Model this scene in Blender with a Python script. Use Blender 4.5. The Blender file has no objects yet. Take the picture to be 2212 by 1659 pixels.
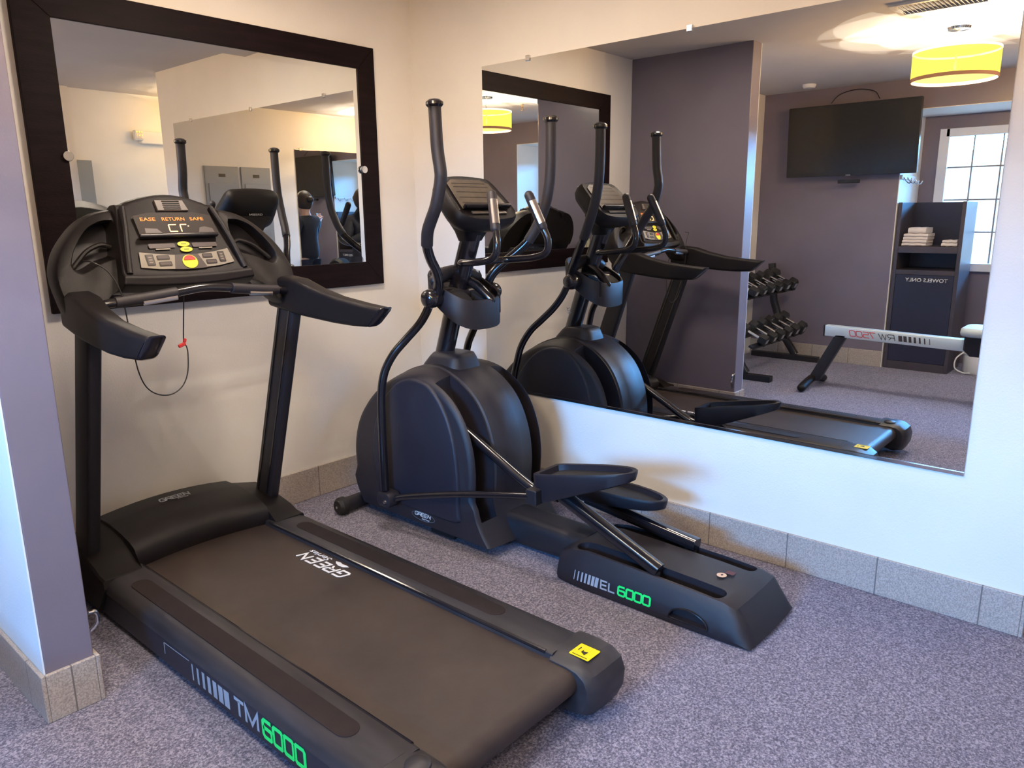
import bpy, bmesh, math, random
from mathutils import Vector, Matrix
random.seed(7)
PI = math.pi
V = Vector
COL = bpy.context.scene.collection
WORLD_POS = {}

# ------------------------------------------------------------------ materials
def node_mat(name):
    m = bpy.data.materials.new(name); m.use_nodes = True
    nt = m.node_tree; b = nt.nodes['Principled BSDF']
    return m, nt, b

def mat(name, col, rough=0.5, metal=0.0, spec=0.5, bump=0.0, bscale=200.0, var=0.0, vscale=8.0, emit=None, estr=0.0, coat=0.0, stretch=None):
    m, nt, b = node_mat(name)
    b.inputs['Base Color'].default_value = (*col, 1)
    b.inputs['Roughness'].default_value = rough
    b.inputs['Metallic'].default_value = metal
    b.inputs['Specular IOR Level'].default_value = spec
    b.inputs['Coat Weight'].default_value = coat
    b.inputs['Coat Roughness'].default_value = 0.15
    tc = nt.nodes.new('ShaderNodeTexCoord')
    src = tc.outputs['Object']
    if stretch:
        mp = nt.nodes.new('ShaderNodeMapping'); mp.inputs['Scale'].default_value = stretch
        nt.links.new(src, mp.inputs['Vector']); src = mp.outputs['Vector']
    if var > 0:
        n = nt.nodes.new('ShaderNodeTexNoise'); n.inputs['Scale'].default_value = vscale; n.inputs['Detail'].default_value = 5
        nt.links.new(src, n.inputs['Vector'])
        r = nt.nodes.new('ShaderNodeValToRGB')
        r.color_ramp.elements[0].position = 0.3; r.color_ramp.elements[1].position = 0.7
        r.color_ramp.elements[0].color = tuple(c * (1 - var) for c in col) + (1,)
        r.color_ramp.elements[1].color = tuple(min(1, c * (1 + var)) for c in col) + (1,)
        nt.links.new(n.outputs['Fac'], r.inputs['Fac']); nt.links.new(r.outputs['Color'], b.inputs['Base Color'])
    if bump > 0:
        n2 = nt.nodes.new('ShaderNodeTexNoise'); n2.inputs['Scale'].default_value = bscale; n2.inputs['Detail'].default_value = 3
        nt.links.new(src, n2.inputs['Vector'])
        bp = nt.nodes.new('ShaderNodeBump'); bp.inputs['Strength'].default_value = bump; bp.inputs['Distance'].default_value = 0.002
        nt.links.new(n2.outputs['Fac'], bp.inputs['Height']); nt.links.new(bp.outputs['Normal'], b.inputs['Normal'])
    if emit:
        b.inputs['Emission Color'].default_value = (*emit, 1); b.inputs['Emission Strength'].default_value = estr
    return m

M = {}
M['wall'] = mat('cream wall paint', (0.82, 0.785, 0.73), 0.5, spec=0.3, bump=0.35, bscale=160, var=0.03, vscale=3)
M['grey_wall'] = mat('grey violet wall paint', (0.175, 0.152, 0.190), 0.30, bump=0.25, bscale=160, var=0.05, vscale=3)
M['ceiling'] = mat('ceiling paint', (0.60, 0.57, 0.55), 0.75, spec=0.12, bump=0.15, bscale=20, var=0.03, vscale=2)
M['plastic'] = mat('dark grey textured plastic', (0.0085, 0.0062, 0.0066), 0.42, spec=0.28, bump=0.35, bscale=900, var=0.15, vscale=6)
M['plastic_blue'] = mat('slate housing plastic', (0.0165, 0.0135, 0.0175), 0.40, spec=0.38, bump=0.3, bscale=1100, var=0.12, vscale=5)
M['panel_dark'] = mat('slate side panel plastic', (0.0165, 0.0155, 0.024), 0.40, spec=0.38, bump=0.3, bscale=1100, var=0.08, vscale=5)
M['rail'] = mat('foot rail plastic', (0.026, 0.023, 0.026), 0.38, spec=0.4, bump=0.2, bscale=900, var=0.3, vscale=5, stretch=(6, 1, 6))
M['grille'] = mat('fan grille plastic', (.085, .068, .060), .45)
M['strip'] = mat('worn non slip strip', (0.015, 0.008, 0.008), 0.6, spec=0.3, bump=0.8, bscale=700, var=0.3, vscale=12)
M['black_gloss'] = mat('glossy black tube paint', (0.010, 0.008, 0.010), 0.20, coat=0.5)
M['black'] = mat('matte black steel', (0.012, 0.010, 0.013), 0.45)
M['foam'] = mat('black foam grip', (0.022, 0.018, 0.021), 0.45, bump=0.3, bscale=800)
M['rubber'] = mat('black rubber', (0.012, 0.011, 0.012), 0.6)
M['void'] = mat('dark hollow', (0.004, 0.003, 0.004), 0.8)
M['chrome'] = mat('chrome', (0.75, 0.75, 0.76), 0.12, metal=1.0)
M['sensor'] = mat('brushed steel sensor', (0.62, 0.58, 0.56), 0.28, metal=1.0)
M['mirror'] = mat('silvered mirror glass', (0.86, 0.88, 0.87), 0.0, metal=1.0)
M['mirror_old'] = mat('silvered wall mirror glass', (0.74, 0.75, 0.755), 0.0, metal=1.0)
M['mirror_edge'] = mat('mirror glass edge', (0.55, 0.62, 0.60), 0.1, metal=0.8)
M['frame'] = mat('espresso wood frame', (0.0075, 0.003, 0.004), 0.55, spec=0.12, var=0.5, vscale=5, bump=0.25, bscale=60, stretch=(1, 1, 8))
M['white_text'] = mat('white print', (0.72, 0.70, 0.68), 0.5)
M['grey_text'] = mat('silver grey print', (0.30, 0.31, 0.34), 0.45)
M['green_text'] = mat('green print', (0.01, 0.72, 0.13), 0.5, emit=(0.0, 1.0, 0.12), estr=0.0)
M['yellow'] = mat('yellow sticker', (0.85, 0.66, 0.0), 0.45, var=0.05)
M['yellow_key'] = mat('yellow key', (0.80, 0.72, 0.03), 0.4)
M['red'] = mat('red plastic', (0.55, 0.03, 0.03), 0.4)
M['panel_grey'] = mat('silver grey key panel', (0.22, 0.19, 0.15), 0.4)
M['key'] = mat('dark key', (0.05, 0.035, 0.033), 0.4)
M['key_rim'] = mat('black key rim', (0.008, 0.006, 0.006), 0.4)
M['screen'] = mat('display window', (0.016, 0.009, 0.007), 0.5, spec=0.25)
M['led'] = mat('orange led', (0.2, 0.05, 0.0), 0.5, emit=(1.0, 0.24, 0.03), estr=1.6)
M['led_hot'] = mat('amber led digit', (0.3, 0.2, 0.1), 0.5, emit=(1.0, 0.50, 0.20), estr=2.6)
M['screen_el'] = mat('console overlay', (0.10, 0.080, 0.060), 0.35, var=0.2, vscale=30)
M['cable'] = mat('black cord', (0.010, 0.008, 0.009), 0.5)
M['tv'] = mat('black tv bezel', (0.008, 0.008, 0.009), 0.25)
M['tv_screen'] = mat('tv screen', (0.006, 0.005, 0.006), 0.12, spec=0.6)
M['cabinet'] = mat('dark grey cabinet', (0.055, 0.045, 0.055), 0.35, var=0.1)
M['cabinet_dark'] = mat('navy cabinet panel', (0.020, 0.020, 0.040), 0.35)
M['towel'] = mat('white towel', (0.72, 0.66, 0.64), 0.9, bump=0.8, bscale=300)
M['white'] = mat('white plastic', (0.75, 0.74, 0.72), 0.4)
M['white_paint'] = mat('white window frame', (0.72, 0.75, 0.78), 0.4)
M['alu'] = mat('pale aluminium rail', (0.62, 0.70, 0.72), 0.35, metal=0.4)
M['panel_metal'] = mat('grey electrical panel', (0.28, 0.29, 0.29), 0.45)
M['vent'] = mat('vent metal', (0.20, 0.18, 0.17), 0.4)
M['skin'] = mat('skin', (0.55, 0.33, 0.25), 0.5)
M['hair'] = mat('dark brown hair', (0.025, 0.014, 0.012), 0.5, bump=0.5, bscale=80, stretch=(1, 1, .2))
M['shirt'] = mat('black shirt cloth', (0.012, 0.013, 0.022), 0.8, bump=0.4, bscale=60)
M['trousers'] = mat('navy trousers cloth', (0.015, 0.016, 0.03), 0.85)
M['shoe'] = mat('dark shoe', (0.02, 0.02, 0.02), 0.5)
M['outlet'] = mat('ivory outlet plate', (0.62, 0.58, 0.40), 0.4)

def carpet_mat():
    m, nt, b = node_mat('grey violet cut pile carpet')
    b.inputs['Roughness'].default_value = 0.95; b.inputs['Specular IOR Level'].default_value = 0.15
    b.inputs['Sheen Weight'].default_value = 0.15
    tc = nt.nodes.new('ShaderNodeTexCoord')
    n = nt.nodes.new('ShaderNodeTexNoise'); n.inputs['Scale'].default_value = 170; n.inputs['Detail'].default_value = 3; n.inputs['Roughness'].default_value = 0.7
    n3 = nt.nodes.new('ShaderNodeTexNoise'); n3.inputs['Scale'].default_value = 3.5; n3.inputs['Detail'].default_value = 3
    r = nt.nodes.new('ShaderNodeValToRGB')
    e = r.color_ramp.elements
    e[0].position = 0.36; e[0].color = (0.070, 0.070, 0.115, 1)
    e[1].position = 0.64; e[1].color = (0.43, 0.405, 0.52, 1)
    mid = r.color_ramp.elements.new(0.5); mid.color = (0.19, 0.18, 0.26, 1)
    mx = nt.nodes.new('ShaderNodeMix'); mx.data_type = 'RGBA'; mx.blend_type = 'MULTIPLY'; mx.inputs[0].default_value = 0.3
    nt.links.new(tc.outputs['Object'], n.inputs['Vector']); nt.links.new(tc.outputs['Object'], n3.inputs['Vector'])
    nt.links.new(n.outputs['Fac'], r.inputs['Fac'])
    r2 = nt.nodes.new('ShaderNodeValToRGB'); r2.color_ramp.elements[0].position = 0.35; r2.color_ramp.elements[1].position = 0.65
    r2.color_ramp.elements[0].color = (0.8, 0.8, 0.8, 1); r2.color_ramp.elements[1].color = (1, 1, 1, 1)
    nt.links.new(n3.outputs['Fac'], r2.inputs['Fac'])
    nt.links.new(r.outputs['Color'], mx.inputs[6]); nt.links.new(r2.outputs['Color'], mx.inputs[7])
    nt.links.new(mx.outputs[2], b.inputs['Base Color'])
    bp = nt.nodes.new('ShaderNodeBump'); bp.inputs['Strength'].default_value = 0.9; bp.inputs['Distance'].default_value = 0.006
    nt.links.new(n.outputs['Fac'], bp.inputs['Height']); nt.links.new(bp.outputs['Normal'], b.inputs['Normal'])
    return m
M['carpet'] = carpet_mat()

def tile_mat(axis):
    """speckled tile skirting with thin joints every 0.33 m along one axis"""
    m, nt, b = node_mat('speckled skirting tile ' + axis)
    b.inputs['Roughness'].default_value = 0.35
    tc = nt.nodes.new('ShaderNodeTexCoord')
    n = nt.nodes.new('ShaderNodeTexNoise'); n.inputs['Scale'].default_value = 220; n.inputs['Detail'].default_value = 3
    r = nt.nodes.new('ShaderNodeValToRGB')
    r.color_ramp.elements[0].position = 0.35; r.color_ramp.elements[0].color = (0.30, 0.255, 0.225, 1)
    r.color_ramp.elements[1].position = 0.65; r.color_ramp.elements[1].color = (0.50, 0.44, 0.395, 1)
    nt.links.new(tc.outputs['Object'], n.inputs['Vector']); nt.links.new(n.outputs['Fac'], r.inputs['Fac'])
    sep = nt.nodes.new('ShaderNodeSeparateXYZ'); nt.links.new(tc.outputs['Object'], sep.inputs['Vector'])
    md = nt.nodes.new('ShaderNodeMath'); md.operation = 'PINGPONG'; md.inputs[1].default_value = 0.165
    nt.links.new(sep.outputs[axis], md.inputs[0])
    lt = nt.nodes.new('ShaderNodeMath'); lt.operation = 'LESS_THAN'; lt.inputs[1].default_value = 0.0022
    nt.links.new(md.outputs[0], lt.inputs[0])
    mx = nt.nodes.new('ShaderNodeMix'); mx.data_type = 'RGBA'
    nt.links.new(lt.outputs[0], mx.inputs[0]); nt.links.new(r.outputs['Color'], mx.inputs[6]); mx.inputs[7].default_value = (0.16, 0.14, 0.13, 1)
    nt.links.new(mx.outputs[2], b.inputs['Base Color'])
    return m
M['tile_x'] = tile_mat('X'); M['tile_y'] = tile_mat('Y')

def belt_mat():
    m, nt, b = node_mat('worn black running belt')
    b.inputs['Roughness'].default_value = 0.48
    tc = nt.nodes.new('ShaderNodeTexCoord')
    n = nt.nodes.new('ShaderNodeTexNoise'); n.inputs['Scale'].default_value = 3.0; n.inputs['Detail'].default_value = 6; n.inputs['Roughness'].default_value = 0.65
    r = nt.nodes.new('ShaderNodeValToRGB')
    r.color_ramp.elements[0].position = 0.3; r.color_ramp.elements[0].color = (0.019, 0.011, 0.010, 1)
    r.color_ramp.elements[1].position = 0.75; r.color_ramp.elements[1].color = (0.050, 0.034, 0.026, 1)
    nt.links.new(tc.outputs['Object'], n.inputs['Vector']); nt.links.new(n.outputs['Fac'], r.inputs['Fac'])
    n2 = nt.nodes.new('ShaderNodeTexNoise'); n2.inputs['Scale'].default_value = 900
    nt.links.new(tc.outputs['Object'], n2.inputs['Vector'])
    bp = nt.nodes.new('ShaderNodeBump'); bp.inputs['Strength'].default_value = 0.4; bp.inputs['Distance'].default_value = 0.001
    nt.links.new(n2.outputs['Fac'], bp.inputs['Height']); nt.links.new(bp.outputs['Normal'], b.inputs['Normal'])
    nt.links.new(r.outputs['Color'], b.inputs['Base Color'])
    return m
M['belt'] = belt_mat()

def pane_mat():
    m = bpy.data.materials.new('window pane glass'); m.use_nodes = True
    nt = m.node_tree; nt.nodes.clear()
    out = nt.nodes.new('ShaderNodeOutputMaterial'); t = nt.nodes.new('ShaderNodeBsdfTransparent'); g = nt.nodes.new('ShaderNodeBsdfGlossy')
    g.inputs['Roughness'].default_value = 0.02
    mx = nt.nodes.new('ShaderNodeMixShader'); mx.inputs[0].default_value = 0.07
    nt.links.new(t.outputs[0], mx.inputs[1]); nt.links.new(g.outputs[0], mx.inputs[2]); nt.links.new(mx.outputs[0], out.inputs['Surface'])
    return m
M['pane'] = pane_mat()

def shade_mat():
    m = bpy.data.materials.new('lit fabric lamp shade'); m.use_nodes = True
    nt = m.node_tree; nt.nodes.clear()
    out = nt.nodes.new('ShaderNodeOutputMaterial'); t = nt.nodes.new('ShaderNodeBsdfTransparent'); g = nt.nodes.new('ShaderNodeEmission')
    t.inputs['Color'].default_value = (1.0, .80, .55, 1)
    g.inputs['Color'].default_value = (1.0, .80, .11, 1); g.inputs['Strength'].default_value = 2.2
    mx = nt.nodes.new('ShaderNodeMixShader'); mx.inputs[0].default_value = 0.55
    nt.links.new(t.outputs[0], mx.inputs[1]); nt.links.new(g.outputs[0], mx.inputs[2]); nt.links.new(mx.outputs[0], out.inputs['Surface'])
    return m
M['shade'] = shade_mat()
def diff_mat():
    m = bpy.data.materials.new('lamp diffuser'); m.use_nodes = True
    nt = m.node_tree; nt.nodes.clear()
    out = nt.nodes.new('ShaderNodeOutputMaterial'); t = nt.nodes.new('ShaderNodeBsdfTransparent'); g = nt.nodes.new('ShaderNodeEmission')
    g.inputs['Color'].default_value = (1.0, .62, .20, 1); g.inputs['Strength'].default_value = 2.2
    mx = nt.nodes.new('ShaderNodeMixShader'); mx.inputs[0].default_value = 0.5
    nt.links.new(t.outputs[0], mx.inputs[1]); nt.links.new(g.outputs[0], mx.inputs[2]); nt.links.new(mx.outputs[0], out.inputs['Surface'])
    return m
M['diffuser'] = diff_mat()
M['shade_rim'] = mat('lamp shade rim', (0.35, 0.16, 0.08), 0.6)
M['shade_top'] = mat('bright lamp rim', (0.8, 0.7, 0.3), 0.6, emit=(1.0, 0.95, 0.5), estr=3.0)

# ------------------------------------------------------------------ geometry helpers (world coordinates)
def new(): return bmesh.new()

def loft(bm, secs, closed=True, cap=True):
    rings = [[bm.verts.new(p) for p in s] for s in secs]
    n = len(rings[0])
    for a, b in zip(rings[:-1], rings[1:]):
        for i in range(n if closed else n - 1):
            j = (i + 1) % n
            try: bm.faces.new((a[i], a[j], b[j], b[i]))
            except ValueError: pass
    if cap and closed:
        bm.faces.new(list(reversed(rings[0]))); bm.faces.new(rings[-1])
    return bm

def box(bm, x0, x1, y0, y1, z0, z1):
    a = [V((x, y, z0)) for x, y in ((x0, y0), (x1, y0), (x1, y1), (x0, y1))]
    b = [V((p.x, p.y, z1)) for p in a]
    return loft(bm, [a, b])

def obox(bm, c, ax, ay, az, sx, sy, sz):
    """oriented box"""
    c = V(c); ax, ay, az = V(ax).normalized(), V(ay).normalized(), V(az).normalized()
    a = [c + ax * sx * u / 2 + ay * sy * v / 2 - az * sz / 2 for u, v in ((-1, -1), (1, -1), (1, 1), (-1, 1))]
    return loft(bm, [a, [p + az * sz for p in a]])

def prism_x(bm, prof, x0, x1):
    return loft(bm, [[V((x0, y, z)) for y, z in prof], [V((x1, y, z)) for y, z in prof]])

def spline(pts, n=8):
    pts = [V(p) for p in pts]
    if len(pts) < 3: return pts
    P = [2 * pts[0] - pts[1]] + pts + [2 * pts[-1] - pts[-2]]
    out = []
    for i in range(1, len(P) - 2):
        for k in range(n):
            t = k / n
            a, b, c, d = P[i - 1], P[i], P[i + 1], P[i + 2]
            out.append(0.5 * ((2 * b) + (c - a) * t + (2 * a - 5 * b + 4 * c - d) * t * t + (3 * b - a - 3 * c + d) * t ** 3))
    out.append(pts[-1]); return out

def tube(bm, pts, r, n=14, smooth=0, rx=1.0, ry=1.0, up=None, power=2.0, round_end=False):
    """tube; r number or function of 0..1; rx, ry flatten; power > 2 squares it"""
    P = spline(pts, smooth) if smooth else [V(p) for p in pts]
    L = [0]
    for a, b in zip(P[:-1], P[1:]): L.append(L[-1] + (b - a).length)
    tot = L[-1]; rf = r if callable(r) else (lambda t: r)
    if round_end:
        r0, r1 = rf(0), rf(1)
        d0 = (P[0] - P[1]).normalized(); d1 = (P[-1] - P[-2]).normalized()
        base = list(zip(P, [rf(l / tot) for l in L]))
        pre = [(P[0] + d0 * r0 * math.sin(a), r0 * max(0.05, math.cos(a))) for a in (1.45, 1.1, 0.75, 0.4)]
        post = [(P[-1] + d1 * r1 * math.sin(a), r1 * max(0.05, math.cos(a))) for a in (0.4, 0.75, 1.1, 1.45)]
        seq = pre + base + post
    else:
        seq = [(p, rf(l / tot)) for p, l in zip(P, L)]
    P = [s[0] for s in seq]; R = [s[1] for s in seq]
    T = []
    for i in range(len(P)):
        a = P[max(0, i - 1)]; b = P[min(len(P) - 1, i + 1)]
        T.append((b - a).normalized())
    ref = V(up) if up else (V((0, 0, 1)) if abs(T[0].z) < 0.9 else V((0, 1, 0)))
    u = (ref - T[0] * ref.dot(T[0])).normalized()
    secs = []
    for p, t, rr in zip(P, T, R):
        u = (u - t * u.dot(t)).normalized(); w = t.cross(u)
        ring = []
        for k in range(n):
            a = 2 * PI * k / n; ca, sa = math.cos(a), math.sin(a)
            e = 2.0 / power
            cx = math.copysign(abs(ca) ** e, ca) * rx; cy = math.copysign(abs(sa) ** e, sa) * ry
            ring.append(p + u * rr * cx + w * rr * cy)
        secs.append(ring)
    return loft(bm, secs)

def lathe(bm, prof, c, axis='z', n=24):
    """profile [(radius, height)] round an axis through c"""
    c = V(c); secs = []
    for r, h in prof:
        ring = []
        for k in range(n):
            a = 2 * PI * k / n; p, q = r * math.cos(a), r * math.sin(a)
            ring.append(c + (V((p, q, h)) if axis == 'z' else V((h, p, q)) if axis == 'x' else V((q, h, p))))
        secs.append(ring)
    return loft(bm, secs)

def rrect(cx, cy, w, h, r, n=5):
    out = []
    for (sx, sy, a0) in ((1, 1, 0), (-1, 1, PI / 2), (-1, -1, PI), (1, -1, 1.5 * PI)):
        for k in range(n + 1):
            a = a0 + PI / 2 * k / n
            out.append((cx + sx * (w / 2 - r) + r * math.cos(a), cy + sy * (h / 2 - r) + r * math.sin(a)))
    return out

def plate(bm, outline, O, U, W, N, t, off=0.0):
    """2D outline -> thin plate on plane (O, U, W) raised along N"""
    O, U, W, N = V(O), V(U).normalized(), V(W).normalized(), V(N).normalized()
    a = [O + U * p[0] + W * p[1] + N * off for p in outline]
    return loft(bm, [a, [p + N * t for p in a]])

def link_mesh(name, me, mats, parent=None, origin=None):
    ob = bpy.data.objects.new(name, me); COL.objects.link(ob)
    for m in mats: me.materials.append(m)
    vs = [v.co for v in me.vertices]
    if origin is None:
        lo = V([min(v[i] for v in vs) for i in range(3)]); hi = V([max(v[i] for v in vs) for i in range(3)])
        origin = V(((lo.x + hi.x) / 2, (lo.y + hi.y) / 2, lo.z))
    origin = V(origin)
    me.transform(Matrix.Translation(-origin))
    WORLD_POS[ob.name] = origin
    if parent is not None:
        ob.parent = parent; ob.location = origin - WORLD_POS[parent.name]
    else: ob.location = origin
    return ob

def obj(name, bm, m, parent=None, smooth=True, bevel=0.0, seg=2, angle=35, origin=None, sub=0):
    bmesh.ops.recalc_face_normals(bm, faces=bm.faces)
    me = bpy.data.meshes.new(name); bm.to_mesh(me); bm.free()
    ob = link_mesh(name, me, [m], parent, origin)
    if smooth:
        for p in me.polygons: p.use_smooth = True
        if not sub: me.set_sharp_from_angle(angle=math.radians(angle))
    if bevel:
        md = ob.modifiers.new('edge', 'BEVEL'); md.width = bevel; md.segments = seg; md.limit_method = 'ANGLE'; md.angle_limit = math.radians(40); md.harden_normals = True
    if sub:
        md = ob.modifiers.new('smooth', 'SUBSURF'); md.levels = sub; md.render_levels = sub
    return ob

def cut(ob, cutters):
    """boolean subtract world-space bmeshes, result baked into the mesh"""
    tmp = []
    for bm in cutters:
        bmesh.ops.recalc_face_normals(bm, faces=bm.faces)
        me = bpy.data.meshes.new('tmp'); bm.to_mesh(me); bm.free()
        c = bpy.data.objects.new('tmp', me); COL.objects.link(c); tmp.append(c)
        c.location = V((0, 0, 0))
        md = ob.modifiers.new('cut', 'BOOLEAN'); md.operation = 'DIFFERENCE'; md.object = c; md.solver = 'EXACT'
    bpy.context.view_layer.update()
    dg = bpy.context.evaluated_depsgraph_get()
    me = bpy.data.meshes.new_from_object(ob.evaluated_get(dg))
    old = ob.data; ob.modifiers.clear(); ob.data = me
    me.name = ob.name
    for p in me.polygons: p.use_smooth = True
    me.set_sharp_from_angle(angle=math.radians(35))
    for c in tmp:
        m2 = c.data; bpy.data.objects.remove(c); bpy.data.meshes.remove(m2)
    bpy.data.meshes.remove(old)
    return ob

def tag(o, label=None, cat=None, group=None, kind=None):
    if label: o['label'] = label
    if cat: o['category'] = cat
    if group: o['group'] = group
    if kind: o['kind'] = kind
    return o

def root(name, loc, label, cat, group=None):
    o = bpy.data.objects.new(name, None); COL.objects.link(o); o.location = V(loc); WORLD_POS[o.name] = V(loc)
    o.empty_display_size = 0.1
    return tag(o, label, cat, group)

def copy_tree(o, parent=None, delta=None):
    c = o.copy(); COL.objects.link(c)
    if parent is not None: c.parent = parent
    if delta is not None: c.location = o.location + V(delta)
    WORLD_POS[c.name] = WORLD_POS.get(o.name, V((0, 0, 0))) + (V(delta) if delta is not None else V((0, 0, 0)))
    for ch in [x for x in bpy.data.objects if x.parent == o]: copy_tree(ch, c)
    return c

def struct(name, bm, m, parent=None, **k):
    o = obj(name, bm, m, parent, **k)
    if parent is None: o['kind'] = 'structure'
    return o

# ---- lettering
def text_on(name, s, O, U, W, height, m, parent, xs=1.0, shear=0.0, off=0.0, t=0.0006, width=None, track=1.0, bold=0.0):
    cu = bpy.data.curves.new('t', 'FONT'); cu.body = s; cu.size = 1.0; cu.shear = shear; cu.offset = bold; cu.space_character = track
    cu.resolution_u = 3
    to = bpy.data.objects.new('t', cu); COL.objects.link(to)
    bpy.context.view_layer.update()
    me = bpy.data.meshes.new_from_object(to.evaluated_get(bpy.context.evaluated_depsgraph_get()))
    bpy.data.objects.remove(to); bpy.data.curves.remove(cu)
    xs_ = [v.co.x for v in me.vertices]; ys_ = [v.co.y for v in me.vertices]
    sy = height / (max(ys_) - min(ys_)); sx = sy * xs
    if width: sx = width / (max(xs_) - min(xs_))
    x0, y0 = min(xs_), min(ys_)
    O, U, W = V(O), V(U).normalized(), V(W).normalized(); N = U.cross(W)
    for v in me.vertices:
        v.co = O + U * (v.co.x - x0) * sx + W * (v.co.y - y0) * sy + N * (off + t)
    bm = bmesh.new(); bm.from_mesh(me); bpy.data.meshes.remove(me)
    r = bmesh.ops.extrude_face_region(bm, geom=bm.faces[:])
    for v in [g for g in r['geom'] if isinstance(g, bmesh.types.BMVert)]: v.co -= N * t
    me = bpy.data.meshes.new(name); bmesh.ops.recalc_face_normals(bm, faces=bm.faces); bm.to_mesh(me); bm.free()
    return link_mesh(name, me, [m], parent)

GL = {  # squared stroke glyphs on a 1 x 1 cell (closed flag, points)
 '0': (0.95, [(True, [(.12, 0), (.78, 0), (.9, .12), (.9, .88), (.78, 1), (.12, 1), (0, .88), (0, .12)])]),
 '6': (0.95, [(False, [(.85, 1), (.14, 1), (0, .86), (0, .14), (.14, 0), (.76, 0), (.9, .14), (.9, .42), (.8, .54), (.02, .54)])]),
 '7': (0.95, [(False, [(.0, 1), (.9, 1), (.45, 0)])]),
 '5': (0.95, [(False, [(.88, 1), (.05, 1), (.05, .56), (.78, .56), (.9, .44), (.9, .12), (.78, 0), (0, 0)])]),
 'T': (0.95, [(False, [(0, 1), (.9, 1)]), (False, [(.45, .95), (.45, 0)])]),
 'M': (1.25, [(False, [(0, 0), (0, 1), (.55, .1), (1.1, 1), (1.1, 0)])]),
 'E': (0.9, [(False, [(.8, 1), (0, 1), (0, 0), (.8, 0)]), (False, [(0, .5), (.72, .5)])]),
 'L': (0.8, [(False, [(0, 1), (0, 0), (.75, 0)])]),
 'R': (0.95, [(False, [(0, 0), (0, 1), (.8, 1), (.9, .88), (.9, .58), (.8, .47), (.05, .47)]), (False, [(.45, .47), (.9, 0)])]),
 'W': (1.3, [(False, [(0, 1), (.3, 0), (.58, .95), (.86, 0), (1.16, 1)])]),
 'G': (0.97, [(False, [(.9, 1), (.14, 1), (0, .86), (0, .14), (.14, 0), (.9, 0), (.9, .5), (.45, .5)])]),
 'N': (0.98, [(False, [(0, 0), (0, 1), (.9, 0), (.9, 1)])]),
}
def strokes(bm, s, O, U, W, h, w=None, th=0.16, shear=0.0, t=0.0007, off=0.0003, gap=0.14):
    O, U, W = V(O), V(U).normalized(), V(W).normalized(); N = U.cross(W)
    adv = sum(GL[c][0] + gap for c in s) - gap
    sx = (w / adv) if w else h
    x = 0
    for c in s:
        for closed, pts in GL[c][1]:
            P = [((p[0] + x + shear * p[1]) * sx, p[1] * h) for p in pts]
            hw = th * h / 2; n = len(P); L, R = [], []
            for i in range(n):
                a = P[i - 1] if (i or closed) else None; b = P[(i + 1) % n] if (i < n - 1 or closed) else None
                d1 = None if a is None else V((P[i][0] - a[0], P[i][1] - a[1])).normalized()
                d2 = None if b is None else V((b[0] - P[i][0], b[1] - P[i][1])).normalized()
                if d1 is None: d1 = d2
                if d2 is None: d2 = d1
                tn = d1 + d2
                tn = tn.normalized() if tn.length > 1e-4 else d1
                nn = V((-tn.y, tn.x)); k = max(0.35, nn.dot(V((-d1.y, d1.x))))
                L.append(V(P[i]) + nn * hw / k); R.append(V(P[i]) - nn * hw / k)
            def to3(p, o): return O + U * p[0] + W * p[1] + N * o
            m = n if closed else n - 1
            for i in range(m):
                j = (i + 1) % n
                q = [L[i], L[j], R[j], R[i]]
                loft(bm, [[to3(p, off) for p in q], [to3(p, off + t) for p in q]])
        x += GL[c][0] + gap
    return bm

def bars(bm, O, U, W, h, w, ws, t=0.0007, off=0.0003, shear=0.15):
    """row of widening slanted bars"""
    O, U, W = V(O), V(U).normalized(), V(W).normalized(); N = U.cross(W)
    n = len(ws); step = w / n
    for i, f in enumerate(ws):
        x0 = i * step; x1 = x0 + step * f
        q = [(x0, 0), (x1, 0), (x1 + shear * h, h), (x0 + shear * h, h)]
        loft(bm, [[O + U * p[0] + W * p[1] + N * off for p in q], [O + U * p[0] + W * p[1] + N * (off + t) for p in q]])
    return bm

# ------------------------------------------------------------------ camera
CX, CY, CZ = -2.743, -3.105, 1.375
FPX = 1624.956
X = V((0.657, 0.172, -0.734)); 
vx = V((2559 - 1106, -(449 - 829.5), -FPX)).normalized(); vy = V((-802 - 1106, -(483 - 829.5), -FPX)).normalized(); vz = vx.cross(vy).normalized()
vy = vz.cross(vx).normalized()
R3 = Matrix((vx, vy, vz))                      # world = R3 @ cam
cam = bpy.data.cameras.new('camera'); co = bpy.data.objects.new('camera', cam); COL.objects.link(co)
cam.sensor_fit = 'HORIZONTAL'; cam.sensor_width = 36.0; cam.lens = 36.0 * FPX / 2212.0; cam.clip_start = 0.02
co.matrix_world = Matrix.Translation((CX, CY, CZ)) @ R3.to_4x4()
bpy.context.scene.camera = co

# ------------------------------------------------------------------ room shell
H = 2.44; XB = 0.041; XT = -4.387; XR = -5.03; YD = -4.033; XE = 1.3
struct('floor', box(new(), XR - 0.2, XE, YD - 0.1, 0.1, -0.05, 0.0), M['carpet'])
struct('ceiling', box(new(), XR - 0.2, XE, YD - 0.1, 0.1, H, H + 0.05), M['ceiling'])
struct('wall_back', box(new(), XR - 0.2, XB + 0.12, 0.0, 0.1, 0, H), M['wall'])
struct('wall_right', box(new(), XB, XB + 0.12, -2.883, 0.0, 0, H), M['wall'])
bm = new(); box(bm, XR - 0.2, XE, YD - 0.1, YD, 0, H); struct('wall_rear', bm, M['wall'])
struct('wall_passage', box(new(), XE - 0.05, XE, YD, 0.1, 0, H), M['wall'])
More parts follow.
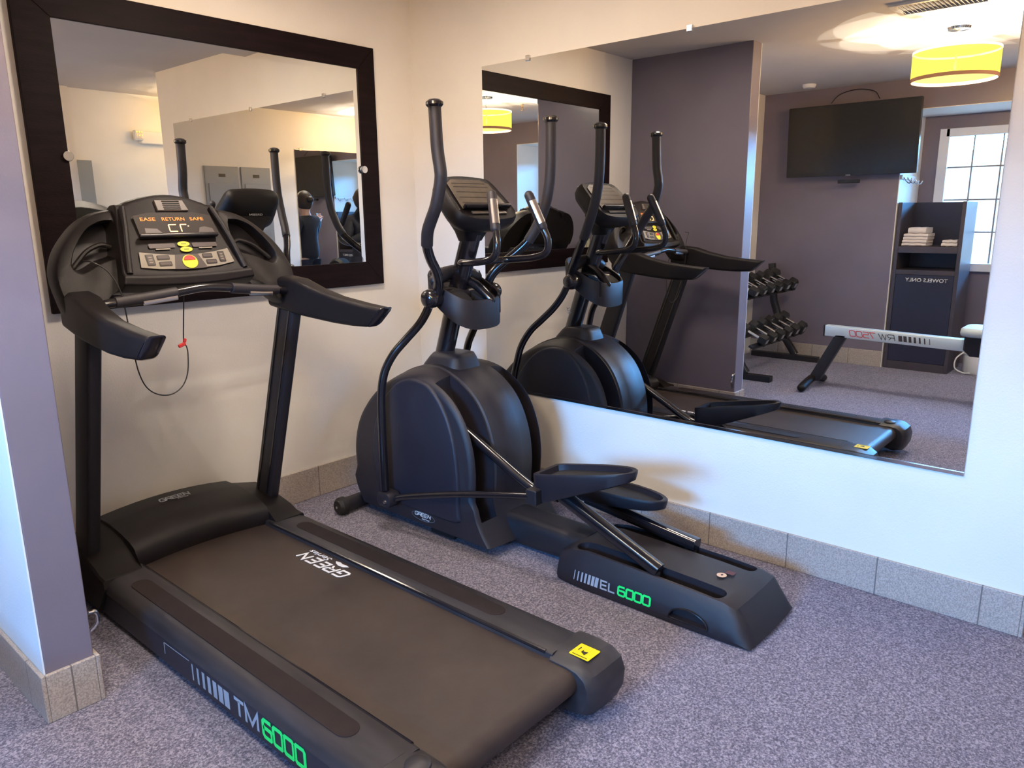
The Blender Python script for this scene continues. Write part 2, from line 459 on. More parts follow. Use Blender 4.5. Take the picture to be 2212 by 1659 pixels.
# television wall: pier, header and rear pier round the window bay
bm = new(); box(bm, XR - 0.1, XT, -1.23, 0, 0, H); box(bm, XR - 0.1, XT, YD, -3.11, 0, H); box(bm, XR - 0.1, XT, -3.11, -1.23, 2.20, H)
struct('wall_left', bm, M['grey_wall'])
bm = new(); box(bm, XR, XT + 0.001, -1.235, -1.2295, 0, 2.2); box(bm, XR, XT + 0.001, -3.1105, -3.105, 0, 2.2); box(bm, XR, XT + 0.001, -3.105, -1.235, 2.195, 2.2005)
struct('trim_bay', bm, M['wall'])
WY0, WY1, WZ0, WZ1 = -2.95, -1.42, 0.90, 2.03
bm = new(); box(bm, XR - 0.1, XR, -3.11, -1.23, 0, WZ0); box(bm, XR - 0.1, XR, -3.11, -1.23, WZ1, 2.2)
box(bm, XR - 0.1, XR, WY1, -1.23, WZ0, WZ1); box(bm, XR - 0.1, XR, -3.11, WY0, WZ0, WZ1)
struct('wall_window_bay', bm, M['grey_wall'])
bm = new()
for a in ((WY0 - 0.05, WY0 + 0.03, WZ0 - 0.04, WZ1 + 0.05), (WY1 - 0.03, WY1 + 0.05, WZ0 - 0.04, WZ1 + 0.05)): box(bm, XR - 0.04, XR + 0.025, a[0], a[1], a[2], a[3])
box(bm, XR - 0.04, XR + 0.025, WY0, WY1, WZ1 - 0.02, WZ1 + 0.05); box(bm, XR - 0.04, XR + 0.045, WY0 - 0.06, WY1 + 0.06, WZ0 - 0.06, WZ0 + 0.01)
win = struct('window_1', bm, M['white_paint'], bevel=0.004)
bm = new()
for k in range(1, 7):
    y = WY0 + (WY1 - WY0) * k / 7; box(bm, XR - 0.033, XR - 0.017, y - 0.006, y + 0.006, WZ0, WZ1)
for k in range(1, 4):
    z = WZ0 + (WZ1 - WZ0) * k / 4; box(bm, XR - 0.0325, XR - 0.0175, WY0, WY1, z - 0.006, z + 0.006)
obj('glazing_bars', bm, mat('grey glazing bar', (0.25, 0.27, 0.29), 0.4), win, smooth=False)
obj('pane', box(new(), XR - 0.045, XR - 0.041, WY0, WY1, WZ0, WZ1), M['pane'], win, smooth=False)
# partition left of the treadmill: grey, with a white face to the window side
PX0, PX1, PY = -2.203, -2.073, -0.900
struct('wall_partition', box(new(), PX0 + 0.004, PX1, PY, 0, 0, H), M['grey_wall'], bevel=0.004)
struct('wall_partition_face', box(new(), PX0, PX0 + 0.004, PY + 0.0005, 0, 0, H), mat('pale partition paint', (0.80, 0.86, 0.90), 0.4, bump=0.3, bscale=160), smooth=False)
# skirting
def skirt(name, bm, m): return struct(name, bm, m, bevel=0.003)
BH = 0.145; BT = 0.012
skirt('baseboard_back', box(new(), PX1, XB, -BT, 0.0, 0, BH + 0.012), M['tile_x'])
skirt('baseboard_right', box(new(), XB - BT, XB, -2.883, -BT, 0, BH), M['tile_y'])
skirt('baseboard_right_end', box(new(), XB - BT, XB + 0.13, -2.883 - BT, -2.883, 0, BH), M['tile_x'])
skirt('baseboard_left', box(new(), XT, XT + BT, -1.23, 0, 0, BH), M['tile_y'])
skirt('baseboard_partition', box(new(), PX0 - BT, PX0, PY - BT, 0, 0, BH), M['tile_y'])
skirt('baseboard_partition_end', box(new(), PX0, PX1, PY - BT, PY, 0, BH), M['tile_x'])
skirt('baseboard_partition_inner', box(new(), PX1, PX1 + BT, PY - BT, -BT, 0, BH), M['tile_y'])
skirt('baseboard_rear', box(new(), XT, XE - 0.05, YD, YD + BT, 0, BH), M['tile_x'])

# ------------------------------------------------------------------ wall mirrors
MY0, MY1, MZ0, MZ1 = -2.672, -0.506, 0.518, 2.060
t = root('wall_mirror', (XB, (MY0 + MY1) / 2, MZ0), 'large frameless mirror on the right wall behind the elliptical trainer', 'mirror')
obj('mirror_glass', box(new(), XB - 0.0065, XB - 0.001, MY0, MY1, MZ0, MZ1), M['mirror_old'], t, smooth=False)
bm = new(); box(bm, XB - 0.011, XB - 0.0005, MY0, MY1, MZ0 - 0.008, MZ0 + 0.004)
obj('bottom_channel', bm, M['chrome'], t, smooth=False)
for y in (-0.791, -1.592, -2.40):
    bm = new(); box(bm, XB - 0.012, XB, y - 0.012, y + 0.012, MZ1 - 0.012, MZ1 + 0.012); obj('clip', bm, M['chrome'], t, bevel=0.002)

FX0, FX1, FZ0, FZ1 = -1.775, -0.220, 1.034, 2.170
GX0, GX1, GZ0, GZ1 = -1.652, -0.322, 1.150, 2.066
t = root('framed_mirror', ((FX0 + FX1) / 2, 0, FZ0), 'mirror in a wide dark brown wooden frame behind the treadmill', 'mirror')
def frame_piece(pts2):
    bm = new(); loft(bm, [[V((x, -0.001, z)) for x, z in pts2], [V((x, -0.024, z)) for x, z in pts2]]); return bm
for nm, q in (('frame_rail', [(FX0, FZ1), (FX1, FZ1), (GX1, GZ1), (GX0, GZ1)]), ('frame_rail', [(FX0, FZ0), (FX1, FZ0), (GX1, GZ0), (GX0, GZ0)]),
              ('frame_stile', [(FX0, FZ0), (GX0, GZ0), (GX0, GZ1), (FX0, FZ1)]), ('frame_stile', [(FX1, FZ0), (GX1, GZ0), (GX1, GZ1), (FX1, FZ1)])):
    obj(nm, frame_piece(q), M['frame'], t, bevel=0.002)
bm = new(); bw = 0.028
o_ = [V((x, -0.017, z)) for x, z in ((GX0 - .004, GZ0 - .004), (GX1 + .004, GZ0 - .004), (GX1 + .004, GZ1 + .004), (GX0 - .004, GZ1 + .004))]
i_ = [V((x, -0.0176, z)) for x, z in ((GX0 + bw, GZ0 + bw), (GX1 - bw, GZ0 + bw), (GX1 - bw, GZ1 - bw), (GX0 + bw, GZ1 - bw))]
bk = [V((p.x, -0.006, p.z)) for p in o_]
loft(bm, [bk, o_, i_])
obj('bevelled_glass', bm, M['mirror'], t, smooth=False)
for x, z in ((GX0 - 0.004, 1.598), (GX1 + 0.006, 1.599)):
    bm = new(); lathe(bm, [(0.002, -0.034), (0.017, -0.034), (0.019, -0.031), (0.019, -0.022), (0.006, -0.021), (0.006, -0.004)], (x, 0, z), 'y', 24)
    obj('disc_clip', bm, M['chrome'], t)

# ================================================================== TREADMILL
TC = -1.505
BL, BR = -1.748, -1.262         # belt edges
TL, TR = -1.893, -1.103         # outer edges
tm = root('treadmill', (TC, -1.1, 0), 'black treadmill with a wide worn belt facing the framed mirror', 'treadmill')

bm = new()
belt_prof = [(-0.36, 0.160), (-1.2, 0.160), (-2.000, 0.160)]
for k in range(1, 9):
    a = PI / 2 - PI * k / 8; belt_prof.append((-2.000 - 0.038 * math.cos(a), 0.122 + 0.038 * math.sin(a)))
belt_prof += [(-0.36, 0.084)]
prism_x(bm, belt_prof, BL - 0.002, BR + 0.002)
belt = obj('running_belt', bm, M['belt'], tm, angle=60)
Ub = V((-0.017, 0.277, 0)); Ub.normalize()
Wb = V((0, 0, 1)).cross(Ub)
Wb = -Wb if Wb.x < 0 else Wb
# lettering reads from the head of the belt
def dec_plane(U, Wv):
    return U, Wv
bm = new()
Ud = V((-0.06, 1, 0)).normalized(); Wd = V((1, 0.06, 0)).normalized()
# N = U x W points down, so mirror through W order: build with U=W axes swapped below
def strokes_up(bm, s, O, U, W, h, **k):
    """keeps the print on the upper side whatever the handedness"""
    return strokes(bm, s, O, U, W, h, **k)
strokes(bm, 'GREEN', (-1.304, -1.092, 0.1605), (0, 1, 0), (-1, 0, 0), 0.040, w=0.262, th=0.21, shear=0.3, gap=.30)
obj('lettering', bm, M['white_text'], belt, smooth=False)
text_on('lettering', 'Series', (-1.272, -0.945, 0.1605), (0, 1, 0), (-1, 0, 0), 0.024, M['white_text'], belt, width=0.125, shear=0.3, bold=0.01)
bm = new(); lf = [(0, 0), (.02, .008), (.045, .010), (.07, .006), (.085, 0), (.06, -.003), (.04, 0), (.02, -.002)]
plate(bm, [(a * 0.9, b * 1.6) for a, b in lf], (-1.276, -1.045, 0.1605), (0, 1, 0), (-1, 0, 0), (0, 0, 1), 0.0007)
obj('swoosh', bm, M['white_text'], belt, smooth=False)

# foot rails
def rail(x_in, x_out, s):
    """cross section extruded along y: s=+1 right, -1 left"""
    w = abs(x_out - x_in)
    sec = [(0, .158), (0.003, .176), (0.010, .1795), (w - 0.034, .1765), (w - 0.012, .168), (w - 0.002, .155), (w, .128), (w - .010, .122), (w - .014, .140), (w - .03, .150), (0.004, .150)]
    bm = new()
    loft(bm, [[V((x_in + s * u, y, z)) for u, z in sec] for y in (-0.47, -1.945)])
    return obj('foot_rail', bm, M['rail'], tm, bevel=0.002)
rl = rail(BL - 0.001, TL, -1); rr = rail(BR + 0.001, TR, 1)
def strip(x0, x1, y0, y1, parent, zc=0.179):
    bm = new(); n = 8; pts = []
    w = abs(x1 - x0) / 2; xc = (x0 + x1) / 2
    for k in range(n + 1):
        a = PI * k / n; pts.append((xc + w * math.cos(a), y0 + 0.035 * math.sin(a)))
    for k in range(n + 1):
        a = PI + PI * k / n; pts.append((xc + w * math.cos(a), y1 + 0.035 * math.sin(a)))
    loft(bm, [[V((x, y, zc - 0.004)) for x, y in pts], [V((x, y, zc)) for x, y in pts]])
    return obj('grip_strip', bm, M['strip'], parent, bevel=0.001)
for xx_ in (BR + .007, BL - .007):
    bm = new(); tube(bm, [(xx_, -.50, .1745), (xx_, -1.92, .1745)], .0065, 8); obj('inner_trim', bm, M['black_gloss'], rr if xx_ > TC else rl)
strip(-1.852, -1.790, -0.64, -1.76, rl, 0.1795); strip(-1.215, -1.152, -0.64, -1.66, rr, 0.1795)
# side frame beams with the model lettering
bm = new(); prism_x(bm, [(-0.10, .035), (-0.10, .12), (-0.5, .128), (-1.96, .128), (-1.98, .040), (-0.5, .035)], TL + 0.006, TL + 0.05)
sl = obj('side_beam', bm, M['panel_dark'], tm, bevel=0.003)
bm = new(); prism_x(bm, [(-0.10, .035), (-0.10, .12), (-0.5, .128), (-1.96, .128), (-1.98, .040), (-0.5, .035)], TR - 0.05, TR - 0.006)
obj('side_beam', bm, M['panel_dark'], tm, bevel=0.003)
bm = new(); bars(bm, (TL + 0.006, -1.105, 0.056), (0, -1, 0), (0, 0, 1), 0.052, 0.215, [.22, .33, .45, .56, .67, .78, .9], shear=0.0)
obj('stripe_print', bm, M['grey_text'], sl, smooth=False)
bm = new(); strokes(bm, 'TM', (TL + 0.006, -1.345, 0.060), (0, -1, 0), (0, 0, 1), 0.048, w=0.125, th=0.21)
obj('lettering', bm, M['grey_text'], sl, smooth=False)
bm = new(); strokes(bm, '6000', (TL + 0.006, -1.488, 0.060), (0, -1, 0), (0, 0, 1), 0.050, w=0.19, th=0.23)
obj('lettering', bm, M['green_text'], sl, smooth=False)
bm = new(); tube(bm, [(TL + .0055, -0.93, .108), (TL + .0055, -1.09, .112)], 0.0010, 6); tube(bm, [(TL + .0055, -0.93, .108), (TL + .0055, -0.93, .07)], 0.0010, 6)
obj('outline_print', bm, M['grey_text'], sl)
# deck and feet
obj('deck_board', box(new(), BL - 0.02, BR + 0.02, -1.93, -0.45, 0.098, 0.146), M['black'], tm)
for x in (TL + 0.045, TR - 0.045):
    for y in (-0.25, -1.9):
        bm = new(); lathe(bm, [(.018, 0), (.022, .006), (.022, .02), (.012, .024), (.012, .05)], (x, y, 0), 'z', 16); obj('foot', bm, M['rubber'], tm)
# rear end caps
def endcap(x_in, x_out, s):
    w = abs(x_out - x_in); secs = []
    prof = [(-1.93, .180), (-2.00, .181), (-2.045, .176), (-2.078, .156), (-2.092, .12), (-2.088, .07), (-2.07, .03), (-2.02, .018), (-1.96, .030), (-1.93, .09)]
    for u, k in ((0.0, .80), (0.012, .90), (0.035, .985), (w * .5, 1.0), (w - .018, .99), (w - .005, .96), (w + .001, .88)):
        c = V((-1.99, .10)); secs.append([V((x_in + s * u, c[0] + (y - c[0]) * k, c[1] + (z - c[1]) * k)) for y, z in prof])
    bm = new(); loft(bm, secs)
    return obj('rear_end_cap', bm, M['rail'], tm, bevel=0.002)
el = endcap(BL + 0.006, TL - 0.002, -1); er = endcap(BR - 0.006, TR + 0.002, 1)
bm = new(); plate(bm, rrect(0, 0, 0.062, 0.066, .004), (-1.197, -2.012, 0.1815), (1, 0, 0), (0, 1, 0), (0, 0, 1), 0.0007)
for xx_, pp_ in ((-1.795, el), (-1.215, er)):
    b2 = new(); lathe(b2, [(.001, .190), (.022, .189), (.030, .184), (.032, .178)], (xx_ if pp_ is el else -1.243, -1.985, 0), 'z', 24)
    if pp_ is el: obj('cap_boss', b2, M['rail'], pp_)
    else: b2.free()
st = obj('warning_sticker', bm, M['yellow'], er, smooth=False)
bm = new()
plate(bm, [(-.012, -.008), (.006, -.010), (.002, .004), (.010, .007), (-.004, .008)], (-1.199, -2.012, 0.1825), (1, 0, 0), (0, 1, 0), (0, 0, 1), 0.0006)
plate(bm, rrect(0.008, .02, .016, .003, .001), (-1.199, -2.012, 0.1825), (1, 0, 0), (0, 1, 0), (0, 0, 1), 0.0006)
plate(bm, rrect(-0.016, .0, .002, .05, .0008), (-1.205, -2.012, 0.1825), (1, 0, 0), (0, 1, 0), (0, 0, 1), 0.0004)
obj('pictogram', bm, M['key_rim'], st, smooth=False)

# motor hood
def hood_sec(x):
    u = abs(x - TC)
    if u > 0.262:      # shoulders, sweeping back into the rails
        k = min(1, (u - 0.262) / 0.13)
        top = 0.262 - 0.03 * k
        return [(-.09, .04), (-.085, .16), (-.11, .22 - .03 * k), (-.17, top), (-.27, top - .002), (-.37, top - .018), (-.44, .215 - .015 * k), (-.48, .190 - .006 * k), (-.525, .180), (-.53, .15), (-.45, .04)]
    k = 1 - (u / 0.262) ** 2
    dy = 0.035 * k
    return [(-.09, .04), (-.075, .17), (-.095, .235 + .02 * k), (-.15, .268 + .022 * k), (-.26, .272 + .018 * k), (-.36 + dy * .3, .262 + .012 * k), (-.430 + dy * .6, .248 + .008 * k), (-.466 + dy * .9, .234), (-.480 + dy, .214), (-.478 + dy, .168), (-.40, .04)]
secs = []
for x in (-.395, -.388, -.36, -.32, -.29, -.264, -.2615, -.24, -.18, -.12, -.06, 0, .06, .12, .18, .24, .2615, .264, .29, .32, .36, .388, .395):
    s = hood_sec(TC + x)
    if abs(x) > .394: s = [(-.28 + (y + .28) * .985, .12 + (z - .12) * .90) for y, z in s]
    secs.append([V((TC + x, y, z)) for y, z in s])
bm = new(); loft(bm, secs)
hood = obj('motor_hood', bm, M['plastic'], tm, angle=50, bevel=0.004)
Uh = V((1, 0, 0)); Wh = V((0, 1, 0.10)).normalized()
bm = new(); strokes(bm, 'GREEN', (-1.566, -.247, .2930), Uh, Wh, 0.026, w=.118, th=.2, shear=.2)
obj('lettering', bm, M['grey_text'], hood, smooth=False)
text_on('lettering', 'Series', (-1.505, -.262, .2925), Uh, Wh, 0.011, M['grey_text'], hood, width=.045, shear=.3)

# uprights
for s in (-1, 1):
    xc = TC + s * 0.358
    bm = new(); secs = []
    for k in range(9):
        q = k / 8; yc = -0.275 - 0.335 * q; zc = 0.12 + 0.98 * q
        w, d = 0.045, 0.125 - 0.01 * q
        secs.append([V((xc + a, yc + b, zc)) for a, b in rrect(0, 0, w, d, .014, 3)])
    loft(bm, secs)
    obj('upright', bm, M['black'], tm, angle=50)
    bm = new()
    for dy in (-.034, .034):
        loft(bm, [[V((xc + s * -.0235 + a, -0.275 - 0.335 * q + b + dy, 0.12 + 0.98 * q)) for a, b in ((-.002, -.004), (.002, -.004), (.002, .004), (-.002, .004))] for q in (0.12, .95)])
    obj('groove_strip', bm, M['black_gloss'], tm)

# arm rests
def arm(s):
    P = []
    for (y, zt, zb, xo, w) in ((-.50, 1.135, 1.04, .362, .075), (-.58, 1.158, 1.030, .366, .082), (-.66, 1.150, 1.018, .372, .080), (-.76, 1.120, 1.008, .380, .070), (-.88, 1.096, 1.000, .386, .062), (-1.02, 1.082, .998, .387, .058), (-1.13, 1.075, 1.002, .385, .055)):
        sk = .085 * max(0, min(1, (-y - .80) / .30))
        P.append([V((TC + s * xo + a, y + sk * (.5 - b / (zt - zb)), (zt + zb) / 2 + b)) for a, b in rrect(0, 0, w, zt - zb, min(.018, (zt - zb) * .42, w * .42), 4)])
    bm = new(); loft(bm, P)
    a = obj('arm_rest', bm, M['plastic'], tm, angle=50)
    bm = new()
    xo = TC + s * .384
    c = []
    for u, k in ((0, 1.0), (.006, 1.0), (.012, .85)):
        c.append([V((xo + p * k, -1.129 - u + .085 * (.5 - (q * k) / .075), 1.0395 + q * k)) for p, q in rrect(0, 0, .0535, .0735, .014, 4)])
    loft(bm, c); obj('end_cap', bm, M['black_gloss'], a, angle=50)
    return a
arm(-1); arm(1)

# console pod
def yf(z): return -0.600 + (z - 1.05) * (0.150 / 0.35)
PC = -1.520
def pod_sec(x):
    u = (x - PC); k = 1 - (abs(u) / 0.2) ** 2
    zt = 1.408 + 0.034 * max(0, 1 - (u / .17) ** 2)
    return [(-.470, zt), (-.455, zt + .012), (-.42, zt + .010), (-.372, zt - .02), (-.35, 1.30), (-.40, 1.17), (-.50, 1.132 - .01 * k), (-.575, 1.145 - .012 * k), (-.615, 1.172 - .014 * k), (-.610, 1.196 - .010 * k), (-.590, 1.206 - .006 * k)]
bm = new(); secs = []
for i in range(15):
    q = -1 + 2 * i / 14
    sec = pod_sec(PC + q * .195)
    out = []
    for y, z in sec:
        wdt = .228 - .058 * max(0, min(1, (z - 1.17) / .25))
        out.append(V((PC + q * wdt, y, z)))
    secs.append(out)
loft(bm, secs)
pod = obj('console', bm, M['plastic'], tm, angle=45, bevel=0.006, seg=3)
# face frame of the console
FO = V((PC, -.590, 1.204)); FT = V((PC, -.470, 1.436)); FV = (FT - FO).normalized(); FU = V((1, 0, 0)); FN = FU.cross(FV)
FL = (FT - FO).length
def face_plate(name, outline, m, parent, off=0.0, t=0.001, bevel=0):
    bm = new(); plate(bm, outline, FO, FU, FV, FN, t, off); return obj(name, bm, m, parent, smooth=False, bevel=bevel)
def bow(x, k=.35): return -k * (.16 ** 2 - x * x)
# raised side cheeks of the face
for s in (-1, 1):
    bm = new(); tube(bm, [FO + FU * s * .200 + FV * (-.004) + FN * .004, FO + FU * s * .185 + FV * .08 + FN * .007, FO + FU * s * .168 + FV * .16 + FN * .005, FO + FU * s * .152 + FV * .235 + FN * -.006], .010, 10, smooth=5)
    obj('face_cheek', bm, M['plastic'], pod)
disp = face_plate('display', [(-.128, .128), (.140, .128), (.136, .20), (.08, .211), (0, .214), (-.08, .211), (-.132, .20)], M['screen'], pod, .002, .0015)
# alphanumeric line
def led_word(s, x, y, h, w, name, m):
    return text_on(name, s, FO + FU * x + FV * y + FN * .004, FU, FV, h, m, disp, width=w, t=.0006)
led_word('EASE', -.112, .181, .0120, .050, 'led_text', M['led'])
led_word('RETURN', -.040, .181, .0120, .078, 'led_text', M['led'])
led_word('SAFE', .057, .181, .0120, .048, 'led_text', M['led'])
bm = new()
def seg(bm, x0, y0, x1, y1, w=.0032):
    c = FO + FU * (x0 + x1) / 2 + FV * (y0 + y1) / 2 + FN * .0040; d = FU * (x1 - x0) + FV * (y1 - y0)
    obox(bm, c, d, FN.cross(d), FN, d.length, w, .0008)
seg(bm, -.024, .142, -.024, .165); seg(bm, -.024, .166, .002, .166); seg(bm, -.024, .141, .002, .141)
seg(bm, .016, .140, .016, .165); seg(bm, .016, .166, .038, .166); seg(bm, .042, .160, .046, .160)
obj('led_digits', bm, M['led_hot'], disp, smooth=False)
face_plate('overlay_print', [(-.108, .136), (-.052, .136), (-.066, .152), (-.106, .155)], M['key'], disp, .0036, .0005)
face_plate('overlay_print', [(.075, .136), (.132, .136), (.128, .150), (.10, .158), (.082, .154)], M['key'], disp, .0036, .0005)
# reading rack ledge
bm = new(); obox(bm, FO + FV * .122 + FN * .010, FU, FV, FN, .272, .012, .020); obj('ledge', bm, M['black_gloss'], pod, bevel=.004)
# speed key rows
for x0, x1 in ((-.112, -.024), (.036, .124)):
    face_plate('key_row', rrect((x0 + x1) / 2, .090, x1 - x0, .016, .004), M['key'], pod, .0015, .001)
    face_plate('key_row_print', rrect((x0 + x1) / 2, .078, (x1 - x0) * .55, .0045, .001), M['panel_grey'], pod, .002, .001)
for (x, y) in ((.006, .094), (.010, .074)):
    o = [(x + .021 * math.cos(a * PI / 12), y + .0095 * math.sin(a * PI / 12)) for a in range(24)]
    k = face_plate('oval_key', o, M['yellow_key'], pod, .002, .002)
    face_plate('key_print', rrect(x, y, .018, .0022, .0008), M['key_rim'], k, .0042, .0004)
# lower key panel
def arcp(x): return .012 + .9 * (x * x) * .5
pl = [(-.148, .068), (-.10, .060), (-.045, .055), (-.040, .010), (-.09, .012), (-.14, .018)]
pr = [(.060, .055), (.11, .060), (.156, .068), (.152, .018), (.10, .010), (.040 + .012, .008)]
pp = face_plate('key_panel', [(-.150, .070), (-.10, .062), (-.04, .0555), (.045, .0555), (.105, .062), (.158, .072), (.168, .020), (.11, .009), (0, .002), (-.10, .007), (-.158, .016)], M['panel_grey'], pod, .0016, .0016)
face_plate('key_panel_inset', [(-.036, .0555), (.044, .0555), (.064, .0035), (0, .0008), (-.050, .0035)], M['key'], pp, .0033, .0005)
for (x, y, w, h, a) in ((-.122, .040, .026, .040, 0), (-.078, .047, .042, .016, 0), (-.076, .024, .042, .016, 0), (.075, .047, .036, .016, 0), (.084, .024, .038, .016, 0), (.126, .041, .024, .040, 0)):
    k = face_plate('key', rrect(x, y, w, h, .003), M['key_rim'], pp, .0034, .0012)
    face_plate('key_cap', rrect(x, y, w - .006, h - .006, .002), M['key'], k, .0046, .0008)
    if h > .03:
        for dy in (-.009, 0, .009): face_plate('key_print', rrect(x, y + dy, w - .014, .003, .001), M['panel_grey'], k, .0054, .0003)
o = [(.008 + .026 * math.cos(a * PI / 16), .028 + .0245 * math.sin(a * PI / 16)) for a in range(32)]
k = face_plate('stop_key', o, M['yellow_key'], pp, .0040, .002)
o = [(.008 + .020 * math.cos(a * PI / 16), .033 + .017 * math.sin(a * PI / 16)) for a in range(0, 17)]
face_plate('stop_key_cap', o, M['red'], k, .0062, .002)
# fan grille at the top
bm = new(); plate(bm, [(-.046, .216), (.062, .216), (.050, .256), (-.048, .256)], FO, FU, FV, FN, .010, .0); g = obj('fan_grille', bm, M['grille'], pod, smooth=False, bevel=.002)
for i in range(5):
    bm = new(); plate(bm, rrect(.006, .2215 + i * .0072, .060, .0040, .001), FO, FU, FV, FN, .0012, .0095); obj('grille_slot', bm, M['void'], g, smooth=False)

# side wings between pod and uprights
def wing(s):
    out = [(.175, 1.405), (.235, 1.395), (.29, 1.368), (.34, 1.325), (.385, 1.268), (.412, 1.20), (.410, 1.13), (.398, 1.07), (.365, 1.045), (.325, 1.055), (.30, 1.095), (.265, 1.135), (.22, 1.155), (.185, 1.175), (.165, 1.22), (.160, 1.30)]
    hole = [(.206, 1.366), (.24, 1.364), (.28, 1.346), (.312, 1.315), (.340, 1.275), (.356, 1.238), (.352, 1.218), (.335, 1.208), (.31, 1.216), (.28, 1.232), (.25, 1.242), (.222, 1.250), (.205, 1.268), (.200, 1.29), (.199, 1.32), (.200, 1.35)]
    xx = lambda u: TC + s * u
    def sm(o):
        return [(p.x, p.y) for p in spline([V((a, b, 0)) for a, b in o + [o[0]]], 3)[:-1]]
    out, hole = sm(out), sm(hole)
    c = (sum(p[0] for p in out) / len(out), sum(p[1] for p in out) / len(out))
    def ring(o, dy, k=1.0, cc=c, belly=0.0): return [V((xx(cc[0] + (p[0] - cc[0]) * k), yf(p[1]) + dy + .10 * (p[0] - .2) * .15, cc[1] + (p[1] - cc[1]) * k)) for p in o]
    hc = (sum(p[0] for p in hole) / len(hole), sum(p[1] for p in hole) / len(hole))
    secs = [ring(out, .105, .90), ring(out, .07, .985), ring(out, .025, 1.0), ring(out, .004, .985), ring(out, -.006, .94)]
    h = [ring(hole, -.010, 1.06, hc), ring(hole, -.004, 1.0, hc), ring(hole, .03, .95, hc), ring(hole, .075, .88, hc)]
    bm = new(); loft(bm, secs + h)
    w = obj('console_wing', bm, M['plastic'], tm, angle=50)
    bm = new(); q = ring(hole, .060, .97, hc); loft(bm, [q, [p + V((0, .006, 0)) for p in q]])
    obj('tray_floor', bm, M['black'], w)
    # inner cup lip inside the tray
    bm = new(); pts = [V((xx(a), yf(b) + .028, b)) for a, b in ((.215, 1.285), (.245, 1.292), (.29, 1.275), (.325, 1.245), (.345, 1.225))]
    tube(bm, pts, .008, 8, smooth=5, round_end=True); obj('tray_lip', bm, M['plastic'], w)
wing(-1); wing(1)

# heart rate bar
bp_ = [(-1.872, -.600, 1.088), (-1.84, -.618, 1.110), (-1.79, -.632, 1.120), (-1.70, -.640, 1.127), (-1.60, -.648, 1.137), (-1.505, -.650, 1.146), (-1.41, -.648, 1.137), (-1.31, -.640, 1.124), (-1.22, -.630, 1.114), (-1.16, -.610, 1.104)]
bm = new(); tube(bm, bp_, .014, 14, smooth=5); hb = obj('heart_rate_bar', bm, M['black_gloss'], tm)
for a, b in ((2, 5), (6, 9)):
    bm = new(); tube(bm, bp_[a:b], .0185, 14, smooth=5, round_end=False); obj('hand_sensor_sleeve', bm, M['foam'], hb, bevel=.002)
for pts in (((-1.712, -.652, 1.112), (-1.66, -.655, 1.117), (-1.605, -.660, 1.122)), ((-1.345, -.657, 1.114), (-1.29, -.652, 1.108), (-1.252, -.648, 1.105))):
    bm = new(); tube(bm, pts, .0095, 8, rx=.9, ry=.6); obj('sensor_plate', bm, M['sensor'], hb)

# safety cord and clip
cp = [(-1.852, -.592, 1.250), (-1.835, -.625, 1.245), (-1.80, -.635, 1.215), (-1.775, -.64, 1.16), (-1.768, -.645, 1.10), (-1.755, -.64, .95), (-1.741, -.63, .879), (-1.72, -.625, .832), (-1.683, -.62, .803), (-1.64, -.62, .797), (-1.602, -.62, .818), (-1.580, -.62, .860), (-1.572, -.62, .920), (-1.574, -.62, .950), (-1.582, -.62, .966), (-1.576, -.62, 1.03), (-1.575, -.64, 1.12)]
bm = new(); tube(bm, cp, .0021, 8, smooth=6); cd = obj('safety_cord', bm, M['cable'], tm)
bm = new(); obox(bm, (-1.590, -.622, .958), (1, 0, .35), (0, 1, 0), (-.35, 0, 1), .026, .010, .012); obox(bm, (-1.579, -.622, .972), (.3, 0, 1), (0, 1, 0), (1, 0, -.3), .014, .010, .010)
obj('clip', bm, M['red'], cd, bevel=.003)

# ================================================================== ELLIPTICAL TRAINER
EC = -0.447
et = root('elliptical_trainer', (EC, -1.1, 0), 'slate grey elliptical trainer with tall black swing arms beside the large wall mirror', 'elliptical trainer')
# base tube
bm = new(); loft(bm, [[V((EC + a, y, .082 + b)) for a, b in rrect(0, 0, .165, .135 if y > -1.4 else .125, .045, 5)] for y in (-.30, -.9, -1.25, -1.52)])
obj('base_tube', bm, M['black'], et, angle=50)
# front stabiliser with end caps
bm = new(); tube(bm, [(-.775, -.300, .043), (-.115, -.300, .043)], .034, 18); sb = obj('front_stabiliser', bm, M['black'], et)
for x, s in ((-.775, -1), (-.115, 1)):
    bm = new(); lathe(bm, [(.010, s * .016), (.030, s * .014), (.042, 0), (.043, -s * .025), (.034, -s * .028)], (x, -.300, .043), 'x', 22); e = obj('stabiliser_cap', bm, M['rubber'], sb)
    bm = new(); lathe(bm, [(.001, s * .019), (.006, s * .019), (.006, s * .012)], (x, -.300, .043), 'x', 10); obj('screw', bm, M['sensor'], e)

